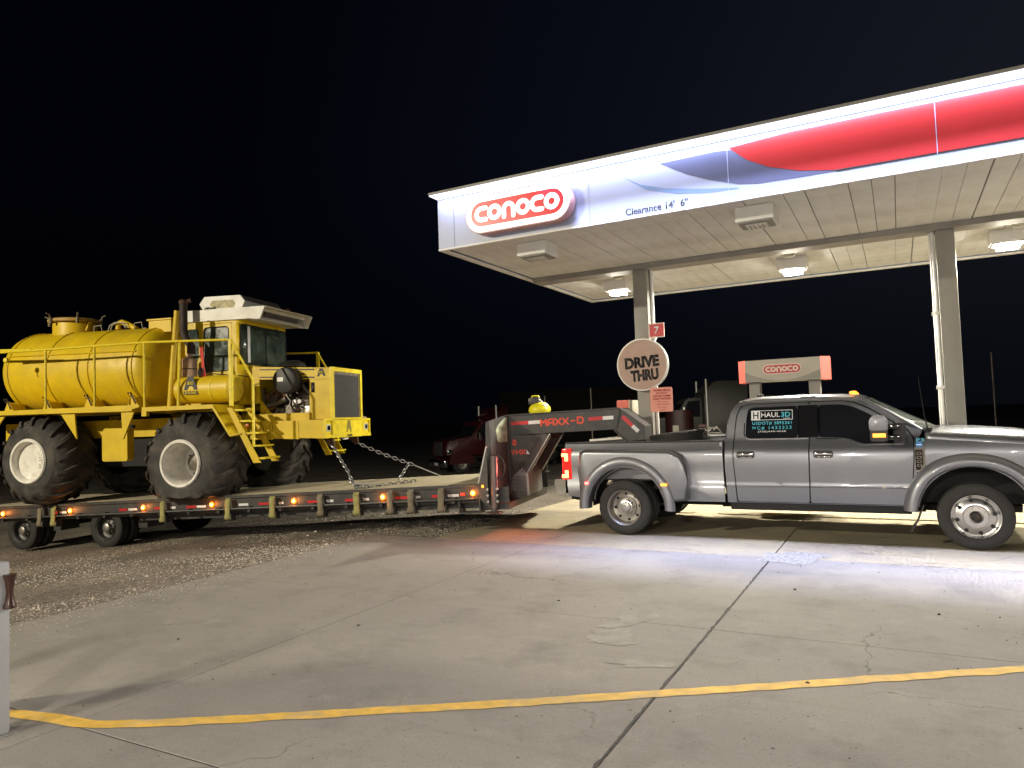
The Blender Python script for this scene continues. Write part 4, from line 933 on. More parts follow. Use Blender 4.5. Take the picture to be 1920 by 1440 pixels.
# tapes, markers, straps
REDT = [(-11.31, -11.231), (-9.749, -9.564), (-8.935, -8.768), (-8.242, -8.024), (-7.426, -7.315), (-6.725, -6.479), (-5.758, -5.533), (-5.041, -4.853), (-4.12, -3.866), (-3.486, -3.34)]
WHTT = [(-11.178, -11.008), (-9.531, -9.332), (-8.59, -8.474), (-8.012, -7.819), (-7.127, -6.931), (-6.32, -6.225), (-5.391, -5.26), (-4.716, -4.599), (-3.763, -3.68), (-3.213, -3.024)]
for l, m_, nm in ((REDT, TRED, 'red_tape'), (WHTT, TWHT, 'white_tape')):
    for a, b in l: bm = bmesh.new(); box(bm, a, b, -1.254, -1.2505, .705, .745); finish(bm, nm, m_, tr, smooth=0)
for u in (-10.9, -9.18, -7.68, -6.01, -4.34, -2.78, -12.6):
    bm = bmesh.new(); lathe(bm, [(-1.2505, .052), (-1.268, .050), (-1.274, .036)], 18, (u, 0, .750)); ml = finish(bm, 'marker_lamp', AMBERH, tr)
    bm = bmesh.new(); lathe(bm, [(-1.262, .030), (-1.285, .026), (-1.292, .001)], 14, (u, 0, .750)); finish(bm, 'lens', AMBER, ml)
    q_ = bpy.data.lights.new('marker_lamp_light', 'POINT'); q_.energy = 2.2; q_.color = (1, .30, .05); q_.shadow_soft_size = .03
    qo = bpy.data.objects.new('marker_lamp_light', q_); col.objects.link(qo); qo.location = MR @ Vector((u, -1.345, .752))
bm = bmesh.new(); box(bm, -2.62, -2.585, -1.305, -1.29, .83, .87); finish(bm, 'marker_lamp', AMBERD, tr)
bm = bmesh.new(); box(bm, -3.0, -2.92, -1.259, -1.2505, .715, .765); finish(bm, 'amber_reflector', ORED, tr, smooth=0)
for u, m_ in ((-11.545, STRAP2), (-11.21, STRAP), (-8.666, STRAP), (-7.275, STRAP), (-6.381, STRAP), (-5.453, STRAP2), (-4.78, STRAP), (-4.175, STRAP2), (-3.81, STRAP2), (-3.285, STRAP2)):
    q = random.uniform(-.015, .015); bm = bmesh.new()
    rows = []
    for (yy, z, h_) in ((-1.33, .855, .050), (-1.362, .80, .052), (-1.368, .70, .050), (-1.372, .60, .050), (-1.385, .53, .056), (-1.37, .49, .058), (-1.33, .485, .055)):
        rows.append([(u - h_ + q * (z - .8) * 4, yy, z), (u + h_ + q * (z - .8) * 4, yy - .004, z)])
    vs = [[bm.verts.new(p) for p in r_] for r_ in rows]
    for a, b in zip(vs, vs[1:]): bm.faces.new((a[0], a[1], b[1], b[0]))
    st = finish(bm, 'strap', m_, tr); md = st.modifiers.new('s', 'SOLIDIFY'); md.thickness = .012
    bm = bmesh.new(); tube(bm, [(u - .062, -1.33, .525), (u + .065, -1.33, .525)], .05, 12); finish(bm, 'strap_roll', m_, st)
    for q_ in (-.071, .072): bm = bmesh.new(); box(bm, u + q_ - .0045, u + q_ + .0045, -1.37, -1.25, .47, .60); finish(bm, 'winch_bracket', BLACK, st)
# bulkhead, riser, neck
bm = bmesh.new(); prism(bm, [(-2.66, .50), (-2.47, .50), (-2.45, 1.0), (-2.46, 1.84), (-2.52, 1.84), (-2.56, 1.2), (-2.66, .9)], -1.20, 1.20, bev=.0); finish(bm, 'bulkhead', BLACK, tr, smooth=0)
bm = bmesh.new()
for s in (-1, 1):
    bm = bmesh.new(); vs = [bm.verts.new(p) for p in ((-2.40, s * .50, 1.935), (-2.49, s * 1.20, 1.845), (-2.55, s * 1.20, .50), (-2.42, s * .50, .50))]; bm.faces.new(vs)
    bmesh.ops.solidify(bm, geom=bm.faces[:], thickness=.02); finish(bm, 'wing_plate', BLACK, tr, smooth=0)
GREEN = mat('greenish_reflection', (.30, .34, .24), .7, var=.6, vscale=9)  # pale green patch paints a reflection onto the near wing plate
bm = bmesh.new()
def wp(a, z): return (-2.40 - .128 * a + (z - 1.935) * .043 + .026, -.50 - .70 * a, z)
pts = [(.03, 1.90), (.03, 1.50), (.42, 1.50), (.62, 1.56), (.62, 1.66), (.50, 1.76), (.34, 1.83), (.18, 1.88)]
bm.faces.new([bm.verts.new(wp(a, z)) for a, z in pts]); finish(bm, 'painted_reflection', GREEN, tr, smooth=0)
for s in (-1, 1):
    bm = bmesh.new(); prism(bm, [(-2.50, 1.44), (-2.53, .55), (-2.69, .66), (-2.66, .91)], s * 1.285, s * 1.265); gs = finish(bm, 'side_gusset', BLACK, tr, smooth=0)
    bm = bmesh.new(); bar(bm, (-2.505, s * 1.275, 1.46), (-2.672, s * 1.275, .90), .028, .02); finish(bm, 'gusset_edge', GALV, gs, smooth=0)
bm = bmesh.new(); box(bm, -2.41, -2.375, -.52, -.50, .50, 1.93); box(bm, -2.41, -2.375, .50, .52, .50, 1.93); finish(bm, 'riser_edge', BLACK, tr, smooth=0)
nb = [(-2.39, 1.615), (-1.13, 1.595), (-.64, 1.595), (-.46, 1.385), (-.16, 1.385), (-.15, 1.595), (-.53, 1.905), (-2.39, 1.925)]
bm = bmesh.new(); prism(bm, nb, -.47, .47); finish(bm, 'neck', BLACK, tr, smooth=0)
for s in (-1, 1):
    bm = bmesh.new(); y0, y1 = sorted((s * .471, s * .515))
    bar(bm, (-2.39, s * .493, 1.932), (-.52, s * .493, 1.913), .044, .014); bar(bm, (-.52, s * .493, 1.912), (-.145, s * .493, 1.60), .044, .014)
    bar(bm, (-2.39, s * .493, 1.607), (-.63, s * .493, 1.588), .044, .014); bar(bm, (-.645, s * .493, 1.59), (-.455, s * .493, 1.378), .044, .014)
    bar(bm, (-.60, s * .493, 1.60), (-.52, s * .493, 1.90), .014, .02); finish(bm, 'neck_flange', BLACK, tr, smooth=0)
    bm = bmesh.new(); prism(bm, [(-2.375, 1.60), (-1.83, 1.575), (-2.155, 1.07), (-2.375, .93)], s * .470, s * .485); finish(bm, 'neck_gusset', BLACK, tr, smooth=0)
    bm = bmesh.new(); bar(bm, (-1.745, s * .42, 1.585), (-2.155, s * .42, .99), .13, .15, (1, 0, 0)); br = finish(bm, 'diagonal_brace', BLACK, tr, smooth=0)
    bm = bmesh.new(); bar(bm, (-1.675, s * .49, 1.585), (-2.135, s * .49, .93), .012, .014, (1, 0, 0)); finish(bm, 'brace_edge', GALV, br, smooth=0)
bm = bmesh.new(); prism(bm, [(-2.375, .92), (-2.17, 1.06), (-2.13, .95), (-2.13, .61), (-2.375, .51)], -.49, .49); bx_ = finish(bm, 'storage_box', mat('ribbed_box_steel', (.22, .22, .22), .45, metal=.4), tr, smooth=0)
for k in range(17):
    z = .56 + k * .022; u1 = min(-2.14, -2.37 + (1.06 - z) * 9)
    bm = bmesh.new(); box(bm, -2.37, -2.135, -.498, -.4905, z, z + .008); finish(bm, 'rib', BLACK, bx_, smooth=0)
bm = bmesh.new(); bar(bm, (-2.122, -.47, .96), (-2.122, -.47, .60), .02, .05, (1, 0, 0)); finish(bm, 'box_edge', GALV, bx_, smooth=0)
bm = bmesh.new(); tube(bm, [(-2.22, -.50, 1.04), (-2.20, -.55, 1.12), (-2.17, -.54, 1.15), (-2.15, -.50, 1.05), (-2.19, -.52, .98)], .006, 6); finish(bm, 'cable', RUBBER, tr)
# coupler post down to the ball
bm = bmesh.new(); tube(bm, [(-.31, 0, 1.39), (-.02, 0, .90)], .085, 12); box(bm, -.42, -.18, -.12, .12, 1.30, 1.385); finish(bm, 'coupler', BLACK, tr)
for u0, u1, m_ in ((-2.33, -2.03, TRED), (-2.03, -1.83, TWHT), (-1.03, -.80, TRED), (-.80, -.63, TWHT)):
    bm = bmesh.new(); box(bm, u0, u1, -.474, -.4705, 1.755 - .012 * (u0 + 2), 1.812 - .012 * (u0 + 2)); finish(bm, 'red_tape' if m_ is TRED else 'white_tape', m_, tr, smooth=0)
for t0, t1, m_ in ((.05, .60, TRED), (.60, .92, TWHT)):
    a = Vector((-.50, 1.79)); b = Vector((-.235, 1.50)); p0 = a.lerp(b, t0); p1 = a.lerp(b, t1); n_ = Vector((b.y - a.y, a.x - b.x)).normalized() * .030
    bm = bmesh.new(); prism(bm, [tuple(p0 + n_), tuple(p1 + n_), tuple(p1 - n_), tuple(p0 - n_)], -.4705, -.474); finish(bm, 'red_tape' if m_ is TRED else 'white_tape', m_, tr, smooth=0)
# blocky neck lettering
def blocky(word, wd_, hh, sw, parent, matrix, m_, nm='lettering'):
    gl = {'M': [[(0, 0), (0, 1), (.5, .45), (1, 1), (1, 0)]], 'A': [[(0, 0), (0, .7), (.3, 1), (1, 1), (1, 0)], [(0, .4), (1, .4)]], 'X': [[(0, 0), (1, 1)], [(0, 1), (1, 0)]], '-': [[(.2, .5), (.8, .5)]], 'D': [[(0, 0), (0, 1), (.7, 1), (1, .75), (1, .25), (.7, 0), (0, 0)]], 'Y': [[(0, 1), (.5, .5), (1, 1)], [(.5, .5), (.5, 0)]], 'H': [[(0, 0), (0, 1)], [(1, 0), (1, 1)], [(0, .5), (1, .5)]]}
    n = len(word); cw = wd_ / (n + (n - 1) * .38); x = -wd_ / 2; segs = []
    for ch in word:
        for pl in gl[ch]: segs.append([(x + a * cw, (b - .5) * hh) for a, b in pl])
        x += cw * 1.38
    return strokes(nm, segs, sw, m_, parent, matrix, .003)
blocky('MAXX-D', .70, .095, .026, tr, T(-1.47, -.471, 1.765, ry=.004), ORED)
blocky('YHX', .235, .068, .016, tr, T(-2.235, -.486, 1.315), ORED)
bm = bmesh.new(); prism(bm, [(-2.095, 1.35), (-2.04, 1.27), (-2.095, 1.275)], -.4855, -.489); finish(bm, 'white_mark', TWHT, tr, smooth=0)
bm = bmesh.new(); prism(bm, roundpoly([(-2.325, 1.43), (-2.255, 1.43), (-2.255, 1.50), (-2.29, 1.535), (-2.325, 1.50)], .015, 2), -.4855, -.489, holes=(rrect(-2.305, -2.275, 1.455, 1.485, .008, 2),)); finish(bm, 'orange_mark', ORED, tr, smooth=0)
# landing leg, gearbox, hose
for s in (-1, 1):
    bm = bmesh.new(); tube(bm, [(-2.44, s * 1.255, .50), (-2.40, s * 1.255, 1.30)], .055, 14); lg = finish(bm, 'landing_leg', mat('jack_steel', (.20, .15, .15), .4, metal=.6), tr)
    bm = bmesh.new(); lathe(bm, [(.415, .03), (.43, .13), (.445, .12), (.46, .05), (.52, .045)], 20, (-2.45, s * 1.255, 0), 'z'); finish(bm, 'foot', BLACK, lg)
    bm = bmesh.new(); box(bm, -2.40, -2.22, min(s * 1.18, s * 1.19), max(s * 1.18, s * 1.19), .58, .82)
    for q in range(3):
        for p_ in range(2): cyl(bm, (-2.34 + .05 * p_, s * 1.191, .63 + .075 * q), (-2.34 + .05 * p_, s * 1.196, .63 + .075 * q), .009, seg=8)
    finish(bm, 'leg_bracket', BLACK, lg)
    for q in range(3):
        for p_ in (-2.53, -2.375):
            bm = bmesh.new(); cyl(bm, (p_, s * 1.27, .61 + .095 * q), (p_, s * 1.30, .61 + .095 * q), .020, seg=8); finish(bm, 'bolt', GALV, lg)
    bm = bmesh.new(); tube(bm, [(-2.41, s * 1.26, 1.30), (-2.33, s * 1.27, 1.31), (-2.26, s * 1.27, 1.25), (-2.23, s * 1.26, 1.13), (-2.27, s * 1.24, 1.0), (-2.34, s * 1.22, .93)], .014, 8); finish(bm, 'hose', RUBBER, lg)
bm = bmesh.new(); box(bm, -2.66, -2.24, -1.18, 1.18, .47, .56); finish(bm, 'front_crossmember', BLACK, tr, smooth=0)
# side step under the deck
bm = bmesh.new(); box(bm, -3.02, -3.0, -1.30, -1.05, .44, .66); box(bm, -2.68, -2.66, -1.30, -1.05, .44, .66); box(bm, -3.0, -2.68, -1.30, -1.06, .44, .455)
for k in range(10): box(bm, -2.99 + k * .03, -2.975 + k * .03, -1.305, -1.29, .455, .475)
finish(bm, 'side_step', BLACK, tr, smooth=0)
# dual axles
def trailer_wheel(u, s):
    for q, vo in enumerate((1.13, .86)):
        w_ = finish(tyre_mesh(.215, .378, .222, 36), 'wheel', RUBBER, tr, matrix=T(u, s * vo, .405))
        def ly(a): return a * (1 if s < 0 else -1)
        bm = bmesh.new(); lathe(bm, [(ly(-.100), .222), (ly(-.104), .228), (ly(-.08), .205), (ly(.0), .20), (ly(.02), .16), (ly(.0), .13), (ly(-.02), .09), (ly(-.02), .001)], 32, cap=False); finish(bm, 'rim', BLACK, w_)
        if not q:
            bm = bmesh.new(); lathe(bm, [(ly(-.02), .085), (ly(-.09), .075), (ly(-.10), .05), (ly(-.10), .001)], 18, cap=False); finish(bm, 'hub', STEEL2, w_)
            for k in range(8):
                a = R(45 * k); bm = bmesh.new(); cyl(bm, (.11 * math.cos(a), ly(.0), .11 * math.sin(a)), (.11 * math.cos(a), ly(-.035), .11 * math.sin(a)), .012, seg=6); finish(bm, 'wheel_nut', STEEL, w_)
for u in (-12.19, -10.11):
    for s in (-1, 1): trailer_wheel(u, s)
    bm = bmesh.new(); tube(bm, [(u, -1.0, .405), (u, 1.0, .405)], .06, 10); bar(bm, (u - .45, -.6, .52), (u + .45, -.6, .52), .08, .05); bar(bm, (u - .45, .6, .52), (u + .45, .6, .52), .08, .05); box(bm, u + .5, u + .7, -.95, -.55, .35, .55); finish(bm, 'axle', BLACK, tr)
# yellow and black vacuum shaped machine standing on the neck
yv = thing('portable_vacuum', 'yellow and black portable machine standing on top of the trailer neck', 'machine', MR @ T(-1.98, 0, 1.932))
bm = bmesh.new(); lathe(bm, [(.0, .001), (.0, .17), (.05, .19), (.10, .18), (.15, .14), (.18, .09), (.18, .001)], 24, (.03, 0, 0), 'z'); finish(bm, 'drum', YBRIGHT, yv)
bm = bmesh.new(); box(bm, -.14, .05, -.10, .10, .15, .27, bev=.03); finish(bm, 'motor_housing', BLACK, yv)
bm = bmesh.new(); tube(bm, [(-.10, 0, .27), (-.08, 0, .30), (.02, 0, .295), (.04, 0, .265)], .014, 8); finish(bm, 'handle', YBRIGHT, yv)
bm = bmesh.new(); tube(bm, [(.05, -.1, .24), (.12, -.12, .18), (.17, -.12, .06)], .01, 6); finish(bm, 'hose', TWHT, yv)

# ------------------------------------------------------------------ yellow floater tanker on the trailer
MM = T(-11.449, 9.835, .548, rz=R(13))
tk2 = thing('tanker_truck', 'old yellow three section tank vehicle with huge balloon tyres carried on the trailer', 'tank vehicle', MM)
P_ = tk2
def big_wheel(u, z, s, r, w_=.88, flat=None):
    rim = .40; h = w_ / 2
    prof = [(-h + .02, rim), (-h - .005, rim + .03), (-h - .015, rim + .20), (-h + .02, r - .17), (-h + .10, r - .075), (-h + .20, r - .035), (0, r - .028), (h - .20, r - .035), (h - .10, r - .075), (h - .02, r - .17), (h + .015, rim + .20), (h + .005, rim + .03), (h - .02, rim)]
    bm = bmesh.new(); lathe(bm, prof, 56, close=True)
    n = 17
    for k in range(n):
        for sg_ in (-1, 1):
            a0 = 2 * math.pi * (k + (.5 if sg_ > 0 else 0)) / n
            path = [(0.0, .02, r - .03), (.16, .45 * h, r - .035), (.27, .80 * h, r - .060), (.33, .95 * h, r - .12), (.36, 1.0 * h, r - .17)]
            prev = None
            for (da, vy, rr) in path:
                a = a0 - da; hw = .030 / r * 1.55
                ring = []
                for (dt_, up) in ((-hw, 0), (-hw * .7, .062 if vy < .8 * h else .034), (hw * .7, .062 if vy < .8 * h else .034), (hw, 0)):
                    side_out = .0 if vy < .9 * h else .035
                    R_ = rr + (up if vy < .9 * h else up * .35); V_ = vy + (up * .45 if vy >= .9 * h else 0)
                    ring.append(bm.verts.new((R_ * math.cos(a + dt_), sg_ * V_, R_ * math.sin(a + dt_))))
                if prev:
                    for q in range(3): bm.faces.new((prev[q], prev[q + 1], ring[q + 1], ring[q]))
                else: bm.faces.new(ring)
                prev = ring
            bm.faces.new(prev[::-1])
    if flat is not None:
        for v in bm.verts:
            d = (z + v.co.z) - flat
            if d < 0: v.co.z = flat - z + d * .04; 
            if d < .28: v.co.y *= 1 + .10 * (1 - max(d, 0) / .28)
    wl = finish(bm, 'wheel', BIGRUB, P_, matrix=T(u, s * 1.06, z), smooth=30)
    def ly(a): return a * (1 if s < 0 else -1)
    bm = bmesh.new(); lathe(bm, [(ly(-h + .02), rim), (ly(-h - .02), rim + .025), (ly(-h - .045), rim + .005), (ly(-h - .04), rim - .03), (ly(-h + .01), rim - .055), (ly(-h + .3), rim - .065), (ly(-h + .52), rim - .075), (ly(-h + .53), rim - .09)], 44, cap=False); rm = finish(bm, 'rim', RIMW, wl, smooth=25)
    if u < -1:   # closed dish
        bm = bmesh.new(); lathe(bm, [(ly(-h + .07), rim - .056), (ly(-h + .10), .20), (ly(-h + .11), .001)], 40, cap=False); finish(bm, 'dish', RIMW, wl)
        for k in range(12):
            bm = bmesh.new(); c_ = (.17 + .055 * (k % 3), ly(-h + .085), -.12 + .045 * (k // 2)); cyl(bm, c_, (c_[0], ly(-h + .075), c_[2]), .010, seg=6); finish(bm, 'bolt', DARKMET, wl)
    else:
        bm = bmesh.new(); lathe(bm, [(ly(-h + .53), rim - .09), (ly(-h + .50), .20), (ly(-h + .50), .001)], 36, cap=False); finish(bm, 'dish', RIMW, wl)
        bm = bmesh.new(); lathe(bm, [(ly(-h + .50), .17), (ly(-h + .36), .15), (ly(-h + .34), .12), (ly(-h + .34), .001)], 24, cap=False); finish(bm, 'hub', GREYMET, wl)
        for k in range(12):
            a = R(30 * k); bm = bmesh.new(); cyl(bm, (.235 * math.cos(a), ly(-h + .505), .235 * math.sin(a)), (.235 * math.cos(a), ly(-h + .475), .235 * math.sin(a)), .014, seg=6); finish(bm, 'bolt', DARKMET, wl)
    for k in range(28):
        if k % 2: continue
    return wl
for s in (-1, 1):
    big_wheel(0, .645, s, .875, flat=.045); big_wheel(-3.37, .745, s, .835, flat=-.085)
# chassis
bm = bmesh.new(); box(bm, -5.0, 2.0, -.60, .60, 1.13, 1.47); finish(bm, 'chassis_beam', YEL, P_, smooth=0)
bm = bmesh.new(); box(bm, -4.9, .9, -.50, .50, .56, 1.125); tube(bm, [(0, -.7, .645), (0, .7, .645)], .17, 14); tube(bm, [(-3.37, -.7, .745), (-3.37, .7, .745)], .17, 14)
lathe(bm, [(-.3, .1), (-.2, .26), (.2, .26), (.3, .1)], 16, (0, 0, .645)); finish(bm, 'axle_housing', MATTE, P_, smooth=30)
bm = bmesh.new(); prism(bm, roundpoly([(-1.905, .70), (-1.34, .70), (-1.34, 1.30), (-1.87, 1.31), (-1.905, 1.2)], .05, 3), -1.28, -1.10, bev=.03); finish(bm, 'side_box', YEL, P_)
bm = bmesh.new(); tube(bm, [(-1.48, -1.0, 1.30), (-1.48, -1.0, 1.36)], .05, 10); finish(bm, 'filler_cap', MATTE, P_)
# walkways with fold and triangular brackets
for s in (-1, 1):
    bm = bmesh.new(); prism(bm, [(-5.2, 1.64), (-1.06, 1.60), (-1.06, 1.63), (-.90, 1.67), (-.90, 1.71), (-5.2, 1.71)], s * .62, s * 1.47); finish(bm, 'walkway', YEL, P_, smooth=0)
    bm = bmesh.new(); box(bm, -.84, .66, min(s * .62, s * 1.47), max(s * .62, s * 1.47), 1.585, 1.66); box(bm, -.84, -.74, min(s * 1.40, s * 1.475), max(s * 1.40, s * 1.475), 1.50, 1.5845); finish(bm, 'walkway', YEL, P_, smooth=0)
    for pl in ([(-2.70, 1.60), (-2.39, 1.60), (-2.34, 1.13)], [(-1.34, 1.60), (-1.05, 1.60), (-1.30, 1.10)], [(-4.35, 1.60), (-4.05, 1.60), (-4.45, 1.15)]):
        bm = bmesh.new(); prism(bm, pl, s * 1.42, s * 1.39); finish(bm, 'bracket', YEL, P_, smooth=0)
# slanted mudguard sheet ahead of the front tyre
bm = bmesh.new(); prism(bm, [(.62, 1.64), (.66, 1.66), (1.02, 1.12), (1.22, 1.15), (1.22, 1.13), (1.00, 1.09)], -1.50, -.93); finish(bm, 'mudguard', YEL, P_, smooth=0)
bm = bmesh.new(); lathe(bm, [(-1.50, .001), (-1.50, .035), (-1.53, .03), (-1.535, .001)], 12, (1.13, .32, 1.27)); finish(bm, 'side_lamp', mat('dull_amber_lens', (.45, .12, .02), .3), P_)
bm = bmesh.new(); tube(bm, [(.98, -1.26, 1.30), (1.0, -1.30, 1.42), (1.03, -1.28, 1.44), (.99, -1.27, 1.2)], .012, 6); finish(bm, 'latch', RUST, P_)
# tank
bm = bmesh.new(); prof = []
for k in range(8): a = R(90 * k / 7); prof.append((-4.62 - .34 * math.cos(a), .86 * math.sin(a) + (.001 if k == 0 else 0)))
prof += [(-3.9, .86), (-2.6, .86), (-1.5, .86)]
for k in range(1, 8): a = R(90 - 90 * k / 7); prof.append((-1.5 + .38 * math.cos(a), .86 * math.sin(a) + (.001 if k == 7 else 0)))
lathe(bm, prof, 64, (0, 0, 0), 'x', cap=False)
for v in bm.verts: v.co.y *= 1.10; v.co.z += 2.475 + (-.018) * (v.co.x + 3)
tnk = finish(bm, 'tank', YEL, P_, smooth=40)
for u in (-4.55, -3.58, -2.57, -1.55):
    bm = bmesh.new(); zc = 2.475 - .018 * (u + 3)
    ring = [(u, 1.10 * .868 * math.cos(a), zc + .868 * math.sin(a)) for a in [2 * math.pi * k / 60 for k in range(61)]]
    tube(bm, ring, .010, 6, cap=False); finish(bm, 'seam_band', YEL, tnk)
    for s in (-1, 1):
        bm = bmesh.new(); prism(bm, [(u - .14, 1.71), (u + .14, 1.71), (u + .05, 1.86), (u - .06, 1.90)], s * .90, s * .62); bar(bm, (u + .02, s * .93, 1.90), (u + .13, s * .93, 1.71), .03, .05); finish(bm, 'saddle', YEL, tnk, smooth=0)
        bm = bmesh.new(); bar(bm, (u - .02, s * .945, 1.97), (u + .10, s * .955, 1.76), .012, .03); box(bm, u - .07, u + .05, min(s * .95, s * .93), max(s * .95, s * .93), 1.90, 1.915); cyl(bm, (u - .05, s * .97, 1.94), (u - .05, s * .97, 1.98), .012, seg=6); cyl(bm, (u, s * .97, 1.94), (u, s * .97, 1.98), .012, seg=6); finish(bm, 'clamp', DARKMET, tnk, smooth=0)
for s in (-1, 1):
    bm = bmesh.new(); tube(bm, [(-4.60, s * .900, 2.825), (-1.5, s * .900, 2.765)], .014, 6); finish(bm, 'side_bead', YEL, tnk)
# hatch, loops, pipe
bm = bmesh.new(); lathe(bm, [(3.20, .41), (3.53, .41), (3.54, .40)], 36, (-3.85, 0, 0), 'z'); ht = finish(bm, 'hatch', YEL, tnk)
bm = bmesh.new(); lathe(bm, [(3.541, .47), (3.56, .50), (3.60, .50), (3.62, .47), (3.63, .001)], 36, (-3.85, 0, 0), 'z', cap=False); finish(bm, 'lid', mat('stained_lid', (.50, .32, .08), .6, dirt=(.12, .07, .04), dirt_amt=.8, dirt_scale=6), ht)
for k in range(6):
    a = R(60 * k + 20); cx_, cy_ = -3.85 + .52 * math.cos(a), .52 * math.sin(a); bm = bmesh.new(); box(bm, cx_ - .02, cx_ + .02, cy_ - .02, cy_ + .02, 3.50, 3.62); tube(bm, [(cx_, cy_, 3.60), (cx_ + .03 * math.cos(a), cy_ + .03 * math.sin(a), 3.68), (cx_ + .09 * math.cos(a), cy_ + .09 * math.sin(a), 3.70)], .014, 6); finish(bm, 'clamp', STRAP2, ht)
bm = bmesh.new(); bar(bm, (-3.36, -.1, 3.54), (-3.46, -.1, 3.36), .05, .03); finish(bm, 'hinge', YEL, ht)
for u0, u1 in ((-3.27, -3.06), (-2.26, -2.05)):
    bm = bmesh.new(); tube(bm, [(u0, -.1, 3.32), (u0 + .01, -.1, 3.44), (u1 - .03, -.1, 3.45), (u1, -.1, 3.32), (u1 + .08, -.1, 3.32)], .010, 6); finish(bm, 'handle_loop', TOPW, tnk)
bm = bmesh.new(); tube(bm, [(-2.70, -.05, 3.28), (-2.70, -.05, 3.42), (-2.67, -.05, 3.47), (-2.60, -.05, 3.49), (-2.45, -.05, 3.43), (-2.25, -.05, 3.33)], .055, 12); finish(bm, 'pipe', YEL, tnk)
bm = bmesh.new()
for q in (0, .06): tube(bm, [(-2.86 + q, -.15, 3.32), (-2.82 + q, -.15, 3.42), (-2.70 + q, -.15, 3.475), (-2.50 + q, -.15, 3.46), (-2.42 + q, -.15, 3.34)], .010, 6)
finish(bm, 'hose', TOPW, tnk)
bm = bmesh.new(); box(bm, -1.72, -1.20, -.30, .30, 3.18, 3.42); box(bm, -1.75, -1.17, -.33, .33, 3.421, 3.45); finish(bm, 'top_box', YEL, tnk, smooth=0)
# rails
for s in (-1, 1):
    y = s * 1.445
    bm = bmesh.new(); tube(bm, [(-4.35, y, 2.84), (-3.03, y, 2.83), (-.90, y, 2.83), (-.80, y, 2.83), (1.0, y, 2.77), (1.44, y, 2.05), (1.435, y, .93)], .023, 8)
    tube(bm, [(-5.4, y + s * .02, 2.93), (-3.37, y, 2.84)], .026, 8)
    for u, z in ((-3.03, 1.70), (-1.90, 1.70), (-.80, 1.65)): tube(bm, [(u, y, z), (u, y, 2.83)], .021, 8)
    finish(bm, 'handrail', YEL2, P_)
    bm = bmesh.new(); bar(bm, (1.005, y, 1.62), (1.005, y, 2.78), .05, .06, (0, 1, 0)); finish(bm, 'rail_post', YEL2, P_, smooth=0)
    bm = bmesh.new(); tube(bm, [(-.12, s * 1.40, 1.66), (-.08, s * 1.40, 2.80)], .024, 8); finish(bm, 'rail_post', YEL2, P_)
bm = bmesh.new(); tube(bm, [(-.38, -1.30, 1.66), (-.30, -1.30, 2.5), (-.21, -1.30, 3.38)], .052, 12, rs=[.052, .050, .048]); finish(bm, 'lift_arm', YEL, P_)
bm = bmesh.new(); lathe(bm, [(-1.43, .001), (-1.43, .05), (-1.47, .045), (-1.48, .001)], 18, (-3.98, 0, 2.68)); tube(bm, [(-3.98, -1.45, 2.63), (-3.97, -1.45, 2.55)], .012, 6); finish(bm, 'rear_reflector', YEL2, P_)
# exhaust and canisters
bm = bmesh.new(); tube(bm, [(-.30, -1.0, 2.50), (-.16, -1.0, 2.62), (-.16, -1.0, 2.76), (-.28, -1.0, 2.90), (-.32, -1.0, 3.02), (-.32, -1.0, 3.58)][1:], .07, 14); ex = finish(bm, 'exhaust_stack', EXH, P_)
bm = bmesh.new(); lathe(bm, [(3.56, .075), (3.60, .085), (3.63, .06), (3.63, .001)], 12, (-.32, -1.0, 0), 'z'); tube(bm, [(-.25, -1.0, 3.60), (-.18, -1.0, 3.63), (-.17, -1.0, 3.57)], .02, 6); finish(bm, 'rain_cap', RUST, ex)
bm = bmesh.new(); lathe(bm, [(2.15, .13), (2.50, .13), (2.53, .12), (2.56, .05), (2.62, .05)], 20, (-.20, -1.0, 0), 'z'); cn = finish(bm, 'silencer', TANY, P_)
bm = bmesh.new(); lathe(bm, [(2.33, .134), (2.35, .134)], 20, (-.20, -1.0, 0), 'z'); lathe(bm, [(1.70, .05), (2.14, .06)], 12, (-.25, -1.0, 0), 'z'); finish(bm, 'clamp_ring', DARKMET, cn)
bm = bmesh.new(); lathe(bm, [(1.68, .04), (2.05, .04)], 10, (-.28, -1.2, 0), 'z'); finish(bm, 'white_bottle', TWHT, P_)
